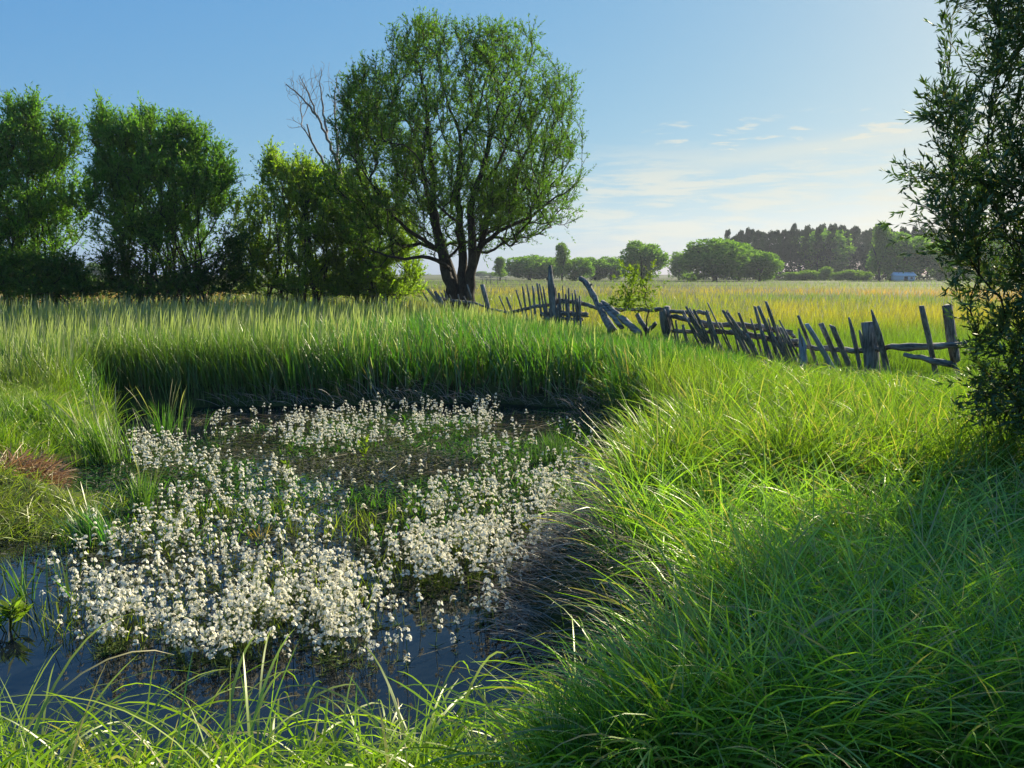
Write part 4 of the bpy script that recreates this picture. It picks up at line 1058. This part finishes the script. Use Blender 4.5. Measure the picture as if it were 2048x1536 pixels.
# small white shed beyond the field
def simple_mat(name, c, rough=0.8, var=0.15, sc=3.0):
    m, nt, out = new_mat(name); N, L = nt.nodes, nt.links
    no = N.new("ShaderNodeTexNoise"); no.inputs["Scale"].default_value = sc; no.inputs["Detail"].default_value = 5
    tc = N.new("ShaderNodeTexCoord"); L.new(tc.outputs["Object"], no.inputs["Vector"])
    cr = N.new("ShaderNodeValToRGB"); cr.color_ramp.elements[0].color = (*[v * (1 - var) for v in c], 1); cr.color_ramp.elements[1].color = (*[min(1, v * (1 + var)) for v in c], 1)
    L.new(no.outputs[0], cr.inputs[0]); bs = N.new("ShaderNodeBsdfPrincipled"); bs.inputs["Roughness"].default_value = rough
    L.new(cr.outputs[0], bs.inputs["Base Color"]); L.new(bs.outputs[0], out.inputs[0]); return m
def shed():
    D = 206; c = at(1812, 556, D); r = empty("shed", (c[0], D, 0)); r.scale = (0.8, 0.8, 0.75); tag(r, "small pale shed half hidden by trees beyond the field", "shed")
    mw = simple_mat("pale_wall", (0.62, 0.68, 0.74)); mr = simple_mat("light_roof", (0.66, 0.72, 0.78)); md = simple_mat("dark_opening", (0.05, 0.05, 0.05))
    def box(nm, x0, x1, y0, y1, z0, z1, m):
        V = [(x, y, z) for z in (z0, z1) for y in (y0, y1) for x in (x0, x1)]
        return mesh_np(nm, V, [(0, 2, 3, 1), (4, 5, 7, 6), (0, 1, 5, 4), (2, 6, 7, 3), (0, 4, 6, 2), (1, 3, 7, 5)], m, parent=r)
    box("wall", -3.0, 3.0, 0, 4, 0, 1.9, mw)
    V = [(-3.3, -0.4, 1.92), (3.3, -0.4, 1.92), (3.3, 2, 3.1), (-3.3, 2, 3.1), (-3.3, 4.4, 1.92), (3.3, 4.4, 1.92), (-3.3, -0.4, 1.80), (3.3, -0.4, 1.80), (3.3, 4.4, 1.80), (-3.3, 4.4, 1.80)]
    mesh_np("roof", V, [(0, 1, 2, 3), (3, 2, 5, 4), (0, 6, 7, 1), (5, 8, 9, 4), (6, 9, 8, 7)], mr, parent=r, tris=[(0, 3, 4), (1, 5, 2)])
    box("door", -0.6, 0.6, -0.05, 0.0, 0, 1.6, md)
    box("window", 1.4, 2.2, -0.05, 0.0, 0.8, 1.4, md)
shed()
# low pole fence of the field far right of the trunks
def far_fence():
    r = empty("pole_fence", at(990, 556, 150)); r.location.z = 0; tag(r, "thin pole fence at the far edge of the field behind the willow trunks", "fence")
    b = np.array(r.location)
    for u in (965, 973, 981, 995, 1012):
        p = at(u, 556, 150) - b; p[2] = 0; t = tube([p, p + (0, 0, 1.25)], [0.07, 0.06], 5); mesh_np("post", t[0], t[1], M_rail, parent=r, tris=t[2])
    for z in (0.7, 1.1):
        p = at(960, 556, 150) - b; q = at(1016, 556, 150) - b; p[2] = q[2] = z; t = tube([p, (p + q) / 2 + (0, 0, 0.04), q], [0.045] * 3, 5); mesh_np("rail", t[0], t[1], M_rail, parent=r, tris=t[2])
far_fence()

# ------------------------------------------------------------------ the broken fence
def plank_geo(a, b, w, thick, taper=0.0, skew=0.0, n=7, fdir=(1, 0, 0), seed=0, slant=0.0):
    """board from foot a to top b, width w along the fence direction, thickness across it"""
    g = np.random.default_rng(seed); a = np.asarray(a); b = np.asarray(b); ax = (b - a); L = np.linalg.norm(ax); ax = ax / L
    f = np.asarray(fdir, float); s = f - ax * (f @ ax); s /= np.linalg.norm(s); nn = np.cross(ax, s)
    V = []; ts = np.linspace(0, 1, n)
    bow = g.normal(0, 0.012); lw = g.normal(0, 0.04 * w, n); rw = g.normal(0, 0.04 * w, n)
    for i, t in enumerate(ts):
        ww = w * 0.5; sh = 0
        if taper > 0 and t > 1 - 0.28: 
            q = (t - 0.72) / 0.28; ww *= 1 - taper * q ** 1.3; sh = skew * w * 0.5 * q
        c = a + ax * L * t + nn * bow * math.sin(t * PI) + s * sh
        e = slant * w if i == n - 1 else 0
        V += [c - s * (ww + lw[i]) - nn * thick / 2 + ax * e, c + s * (ww + rw[i]) - nn * thick / 2 - ax * e, c + s * (ww + rw[i]) + nn * thick / 2 - ax * e, c - s * (ww + lw[i]) + nn * thick / 2 + ax * e]
    V = np.array(V); Q = []
    for i in range(n - 1):
        for k in range(4): Q.append((i * 4 + k, i * 4 + (k + 1) % 4, i * 4 + 4 + (k + 1) % 4, i * 4 + 4 + k))
    Q.append((3, 2, 1, 0)); e = (n - 1) * 4; Q.append((e, e + 1, e + 2, e + 3))
    return V, np.array(Q)
def fence_dir(u):
    p = at(u - 20, 650, fdepth(u - 20)); q = at(u + 20, 650, fdepth(u + 20)); d = q - p; d[2] = 0; return d / np.linalg.norm(d)
def picket(parent, base, ut, vt, ub, vb, w, thick=0.025, dz=0.0, taper=0.35, skew=0.0, mat=None, name="picket", slant=0.0, ground=True):
    """traced from its visible top and bottom; carried down into the ground"""
    D = fdepth(ub) + dz; b = at(ub, vb, D); t = at(ut, vt, D + random.uniform(-0.08, 0.08))
    if ground:
        k = (b[2] + 0.08) / max(0.15, (t[2] - b[2])); k = min(max(k, 0), 1.2); foot = b - (t - b) * k
    else: foot = b
    W = w / F * D * 1.12
    V, Q = plank_geo(foot - base, t - base, W, thick, taper, skew, fdir=fence_dir(ub), seed=int(ut * 7 + vt), slant=slant)
    return mesh_np(name, V, Q, mat or M_fence, parent=parent)
def log(parent, base, pxs, wpx, dz=0.0, mat=None, name="rail", k=9, jag=True, seed=0, d_off=None, flat=1.0):
    g = np.random.default_rng(seed + int(pxs[0][0])); P = []; Rr = []
    for i, (u, v) in enumerate(pxs):
        d = fdepth(u) + dz + (0 if d_off is None else d_off[i]); P.append(at(u, v, d)); 
    P = np.array(P) - base; W = np.interp(np.linspace(0, 1, len(P)), np.linspace(0, 1, len(wpx)), wpx) if len(wpx) != len(P) else np.array(wpx)
    rad = W / F * np.array([fdepth(u) + dz for u, _ in pxs]) / 2
    L = np.concatenate([[0], np.cumsum(np.linalg.norm(np.diff(P, axis=0), axis=1))]); n = max(6, int(L[-1] / 0.12)); s = np.linspace(0, L[-1], n)
    PP = np.stack([np.interp(s, L, P[:, i]) for i in range(3)], 1)
    for _ in range(3): PP[1:-1] = (PP[:-2] + 2 * PP[1:-1] + PP[2:]) / 4
    RR = np.interp(s, L, rad) * (1 + 0.10 * g.normal(0, 1, n)); PP[1:-1] += g.normal(0, 0.008, PP[1:-1].shape)
    V, Q, T = tube(PP, RR, k)
    nv = n * k; V[:nv] += g.normal(0, 0.06, (nv, 1)) * np.repeat(RR, k)[:, None] * (V[:nv] - np.repeat(PP, k, 0)) / (np.repeat(RR, k)[:, None] + 1e-9)
    if jag: V[nv - k:nv] += g.normal(0, 0.35, (k, 1)) * RR[-1] * (PP[-1] - PP[-2]) / np.linalg.norm(PP[-1] - PP[-2])
    return mesh_np(name, V, Q, mat or M_rail, parent=parent, tris=T)
def root_at(name, u, label, cat, group=None):
    p = at(u, 650, fdepth(u)); p[2] = 0; o = empty(name, p); tag(o, label, cat, group); return o, p
GF = "broken sections of the old wooden fence"
def c4(x, y): return 840 + x / 6.827, 530 + y / 6.827
def c6(x, y): return 1400 + x / 7.314, 580 + y / 7.314
def c5(x, y): return 1120 + x / 6.4, 540 + y / 6.4
def c7(x, y): return 1640 + x / 6.827, 580 + y / 6.827
def c3(x, y): return 840 + x / 3.413, 520 + y / 3.413
def pk(r, b, cf, x0, y0, x1, y1, w, sc, **kw):
    u0, v0 = cf(x0, y0); u1, v1 = cf(x1, y1); return picket(r, b, u0, v0, u1, v1, w / sc, **kw)

r, b = root_at("picket_fence", 900, "collapsed left end of the fence with slanting grey stakes around the willow trunks", "fence", GF)
for a in [(35, 370, 150, 560, 34), (70, 305, 200, 470, 22), (110, 325, 230, 470, 17), (290, 380, 330, 500, 24), (325, 335, 390, 480, 36), (400, 400, 440, 500, 22), (520, 400, 540, 520, 30), (600, 430, 640, 520, 30)]:
    pk(r, b, c4, *a, 6.827, dz=-0.2, taper=0.5)
pk(r, b, c4, 200, 360, 300, 520, 90, 6.827, dz=-0.35, taper=0.75, thick=0.06)
pk(r, b, c4, 645, 262, 715, 500, 30, 6.827, dz=-0.6, taper=0.6, mat=M_fence)
pk(r, b, c4, 846, 265, 930, 590, 58, 6.827, taper=0.1, thick=0.09, name="post")
log(r, b, [c4(230, 440), c4(380, 480), c4(760, 520), c4(960, 600)], [6, 6, 5, 4])
log(r, b, [c4(960, 600), c4(1080, 620), c4(1200, 650)], [4, 5, 6])

r, b = root_at("picket_fence", 1080, "middle fence section of closely set dark pickets around one tall pointed board", "fence", GF)
for a in [(1078, 420, 1170, 640, 26), (1180, 437, 1260, 660, 50), (1312, 338, 1400, 660, 34), (1400, 292, 1450, 660, 36), (1460, 268, 1512, 640, 34), (1540, 283, 1565, 660, 46),
          (1598, 248, 1650, 680, 46), (1632, 256, 1690, 640, 30), (1680, 288, 1735, 640, 34), (1850, 310, 1872, 720, 30), (1895, 378, 1925, 720, 54), (1947, 280, 1962, 660, 14), (1990, 398, 2005, 720, 50), (2030, 315, 2045, 720, 26)]:
    pk(r, b, c4, *a, 6.827, taper=0.4)
for a in [(1040, 225, 1056, 400, 16), (1058, 203, 1075, 410, 18), (1090, 243, 1105, 420, 18), (1075, 260, 1090, 410, 14), (940, 300, 950, 410, 26), (1010, 300, 1020, 410, 20), (850, 320, 860, 410, 24), (880, 330, 890, 410, 22)]:
    pk(r, b, c3, *a, 3.413, taper=0.4, dz=random.choice((0, -0.05, 0.05)))
pk(r, b, c4, 1768, 2, 1835, 760, 118, 6.827, taper=0.88, skew=0.25, thick=0.07, name="tall_board", dz=-0.08)
log(r, b, [c4(1200, 655), c4(1400, 610), c4(1560, 565), c4(1760, 545), c4(1900, 535)], [6, 7, 7, 7, 7], dz=0.08)
log(r, b, [c3(930, 275), c3(1010, 285), c3(1100, 290)], [9, 9, 9], dz=0.08)
log(r, b, [c3(830, 370), c3(980, 365), c3(1135, 372)], [9, 10, 11], dz=0.07)
log(r, b, [c3(850, 400), c3(990, 400), c3(1110, 405)], [7, 7, 7], dz=0.05)

r, b = root_at("fallen_branch", 1200, "thick curved grey branch leaning upright over the fence rail", "fallen branch")
log(r, b, [c5(262, 108), c5(330, 165), c5(385, 225), c5(430, 320), c5(470, 430), c5(540, 550), c5(610, 660), c5(670, 780)], [10, 11, 12, 12, 13, 15, 17, 18], name="limb", dz=-0.25, mat=M_fence)
log(r, b, [c5(385, 215), c5(400, 180)], [5, 4], name="stub", dz=-0.3)
r, b = root_at("fallen_log", 1240, "thick split log sloping down to the right beside the curved branch", "log")
log(r, b, [c5(540, 410), c5(640, 490), c5(760, 595), c5(880, 690), c5(1020, 830)], [9, 11, 12, 13, 14], name="log_body", dz=-0.35, mat=M_rail)
log(r, b, [c5(515, 430), c5(600, 520), c5(700, 640), c5(800, 740)], [6, 8, 9, 10], name="split_half", dz=-0.55, mat=M_rail)
r, b = root_at("broken_post", 1283, "short broken post leaning left at the foot of the sapling", "post")
log(r, b, [c5(1130, 800), c5(1085, 720), c5(1030, 640), c5(990, 570)], [12, 11, 10, 9], name="post_body", mat=M_fence)
r, b = root_at("broken_post", 1305, "small dark wooden stump leaning right beside the sapling stem", "post")
log(r, b, [c5(1140, 790), c5(1170, 745), c5(1225, 680)], [9, 9, 8], name="post_body")

r, b = root_at("picket_fence", 1450, "sagging fence section of slanted blue grey boards on splintered rails", "fence", GF)
log(r, b, [c5(180, 410), c5(330, 445), c5(480, 490), c5(700, 500), c5(1100, 505), c5(1320, 520)], [8, 8, 8, 8, 8.5, 9], dz=0.1)
log(r, b, [c5(1380, 525), c5(1600, 545), c5(1900, 548)], [8, 8, 8], dz=0.1)
log(r, b, [c5(1430, 595), c5(1600, 625), c5(1750, 660), c5(2048, 715)], [9, 10, 10, 11], dz=0.06)
log(r, b, [c6(60, 520), c6(300, 515), c6(560, 505), c6(860, 545), c6(1080, 580), c6(1330, 620)], [11, 11, 12, 13, 12, 10], dz=0.08)
log(r, b, [c6(150, 600), c6(420, 610), c6(700, 650), c6(850, 690), c6(1100, 730), c6(1420, 750)], [10, 10, 11, 12, 12, 9], dz=0.05)
log(r, b, [c6(1100, 560), c6(1240, 590), c6(1380, 690)], [8, 9, 7], dz=0.12)
log(r, b, [c5(1430, 785), c5(1740, 790), c5(2048, 800)], [8, 8, 8], dz=0.05)
pk(r, b, c5, 1365, 465, 1385, 800, 72, 6.4, taper=0.05, thick=0.11, name="post", dz=0.12)
for a in [(1290, 530, 1350, 830, 85), (1330, 505, 1410, 820, 60), (1410, 580, 1455, 800, 20), (1570, 560, 1790, 890, 26), (1610, 465, 1890, 890, 40), (1640, 560, 1840, 890, 50), (1710, 505, 1900, 890, 40), (1480, 640, 1500, 800, 24), (1570, 700, 1610, 840, 46)]:
    pk(r, b, c5, *a, 6.4, taper=0.45, dz=random.choice((-0.06, -0.03, 0)))
for a in [(90, 310, 310, 920, 66), (110, 185, 450, 900, 14), (335, 295, 610, 820, 50), (395, 325, 720, 800, 55), (565, 332, 760, 860, 44), (805, 238, 990, 1010, 48), (850, 232, 1120, 930, 60), (965, 165, 1230, 900, 48), (1180, 545, 1370, 980, 40), (1100, 560, 1240, 900, 50), (1220, 560, 1330, 820, 20), (690, 640, 850, 980, 46)]:
    pk(r, b, c6, *a, 7.314, taper=0.3, dz=random.choice((-0.08, -0.05, 0)), slant=random.uniform(-0.3, 0.3))
for q in range(15):                    # thinner broken slats between the broad ones
    uq = 1395 + q * 15.5 + random.uniform(-5, 5); vb = np.interp(uq, [1390, 1620], [672, 716]); hh = random.uniform(34, 72)
    picket(r, b, uq - hh * random.uniform(0.25, 0.55), vb - hh, uq, vb, random.uniform(2.2, 5.5), taper=0.5, dz=random.choice((-0.1, -0.07, 0.03)), slant=random.uniform(-0.4, 0.4))
r, b = root_at("picket_fence", 1760, "right fence section of short dark stakes beside two pale blue grey boards", "fence", GF)
pk(r, b, c6, 1435, 370, 1600, 800, 48, 7.314, taper=0.3)
pk(r, b, c6, 1560, 495, 1840, 980, 82, 7.314, taper=0.3, mat=M_fence_light, name="pale_board", dz=-0.05)
pk(r, b, c6, 1478, 610, 1510, 1060, 110, 7.314, taper=0.95, skew=-0.6, mat=M_fence_light, name="pale_board", dz=-0.1)
pk(r, b, c6, 1765, 485, 1970, 980, 78, 7.314, taper=0.05)
for a, kw in [((165, 488, 330, 880, 84), dict(taper=0.1, slant=0.2)), ((398, 372, 500, 850, 58), dict(taper=0.75)), ((540, 548, 615, 820, 52), dict(taper=0.6)), ((722, 265, 850, 800, 84), dict(taper=0.8, skew=-0.5, dz=-0.05)),
              ((1385, 215, 1535, 940, 66), dict(taper=0.02))]:
    pk(r, b, c7, *a, 6.827, **kw)
pk(r, b, c7, 672, 435, 705, 850, 150, 6.827, taper=0.05, thick=0.14, name="post", dz=0.08)
pk(r, b, c7, 1735, 205, 1790, 560, 84, 6.827, taper=0.05, thick=0.1, name="post", dz=0.15)
log(r, b, [c6(1300, 800), c6(1500, 820), c6(1750, 840), c7(300, 830), c7(620, 830), c7(880, 800)], [8, 9, 10, 11, 12, 11], dz=0.07)
log(r, b, [c7(880, 790), c7(1000, 755), c7(1250, 785), c7(1500, 780), c7(1750, 745), c7(2000, 740)], [9, 13, 16, 15, 12, 11], dz=0.04)
log(r, b, [c7(1150, 880), c7(1300, 930), c7(1500, 940), c7(1650, 1000), c7(1800, 1020)], [8, 10, 11, 13, 13], dz=-0.08)
log(r, b, [c7(1830, 1000), c7(1870, 1080), c7(1900, 1200)], [11, 10, 10], dz=-0.05, name="post")

# dead branch stub on the right bank
p = onz(1350, 1165, 0.12)
r = empty("dead_stick", (p[0], p[1], 0)); tag(r, "dark broken stick jutting left out of the sedge on the right bank", "stick")
d = p[1]; pl = np.array([at(1375, 1175, d + 0.08), at(1350, 1155, d), at(1322, 1130, d - 0.03), at(1298, 1110, d - 0.05)]) - np.array(r.location)
pl = np.concatenate([[pl[0] + np.array([0.05, 0.05, -0.35])], pl]); t = tube(pl, [0.02, 0.017, 0.014, 0.011, 0.009], 7)
mesh_np("stick", t[0], t[1], M_bark, parent=r, tris=t[2])

# leafy plants
def rosette(name, label, base, nst, h, leafL, leafW, col, nl=9, lean=0.5, seed=0, cat="plant"):
    g = np.random.default_rng(seed); r = empty(name, base); tag(r, label, cat)
    ts, C, D = [], [], []
    for s in range(nst):
        a = g.uniform(0, 6.28); l = g.uniform(0, lean); H = h * g.uniform(0.7, 1.1); tip = np.array([math.cos(a) * math.sin(l), math.sin(a) * math.sin(l), math.cos(l)]) * H
        ts.append(tube([(0, 0, -0.05), tip * 0.5 + (0, 0, 0.01), tip], [0.004, 0.0035, 0.002], 5))
        for q in range(nl):
            t_ = g.uniform(0.35, 1.0); aa = g.uniform(0, 6.28); C.append(tip * t_); D.append(tip / H * g.uniform(0.3, 1.0) + np.array([math.cos(aa), math.sin(aa), 0.1]) * 0.8)
    t = join_tubes(ts); sc = np.tile((0.13, 0.19, 0.03), (len(t[0]), 1)); mesh_np("stem", t[0], t[1], M_stem, sc, parent=r, tris=t[2])
    C = np.array(C); n = len(C); V, Q = leaf_quads(C, np.array(D), g.uniform(0.7, 1.2, n) * leafL, g.uniform(0.7, 1.2, n) * leafW)
    mesh_np("foliage", V, Q, M_leaf, np.repeat(jit(np.tile(col, (n, 1))), 4, 0), parent=r)
rosette("marsh_plant", "yellow green leafy plant standing alone in the middle of the pond", onz(733, 928, WZ), 3, 0.30, 0.085, 0.026, (0.20, 0.27, 0.03), 9, 0.3, 1)
rosette("marsh_plant", "bushy bright green plant in the water at the left edge of the photo", onz(18, 1262, WZ), 9, 0.16, 0.10, 0.022, (0.15, 0.22, 0.03), 9, 0.9, 2)
rosette("marsh_plant", "small lime green plant at the rear edge of the left flower patch", onz(575, 960, WZ), 6, 0.16, 0.06, 0.02, (0.17, 0.25, 0.03), 8, 0.5, 3)
# bent blade standing in the open water
p = onz(1025, 1315, WZ); w0 = blades(np.array([[0, 0, 0.0]]), np.array([0.24]), np.array([0.014]), np.array([0.1]), np.array([0.7]), np.array([2.6]), 10, np.array([(0.06, 0.10, 0.02)]), np.array([(0.10, 0.12, 0.03)]))
o = mesh_np("bent_blade", w0[0], w0[1], M_grass, w0[2]); o.location = p - np.array([0.06, 0, 0]); tag(o, "single bent leaf blade poking out of the open dark water", "leaf blade")

# ------------------------------------------------------------------ evening air
def haze():
    m, nt, out = new_mat("thin_evening_air"); v = nt.nodes.new("ShaderNodeVolumePrincipled")
    v.inputs["Color"].default_value = (0.80, 0.88, 1.0, 1); v.inputs["Density"].default_value = 0.00024; v.inputs["Anisotropy"].default_value = 0.3
    nt.links.new(v.outputs[0], out.inputs["Volume"])
    x0, x1, y0, y1, z0, z1 = -420, 420, -30, 640, -2.5, 42
    V = [(x, y, z) for z in (z0, z1) for y in (y0, y1) for x in (x0, x1)]
    o = mesh_np("haze", V, [(0, 2, 3, 1), (4, 5, 7, 6), (0, 1, 5, 4), (2, 6, 7, 3), (0, 4, 6, 2), (1, 3, 7, 5)], m)
    tag(o, "thin bluish evening haze over the far trees", "haze", kind="stuff")
haze()
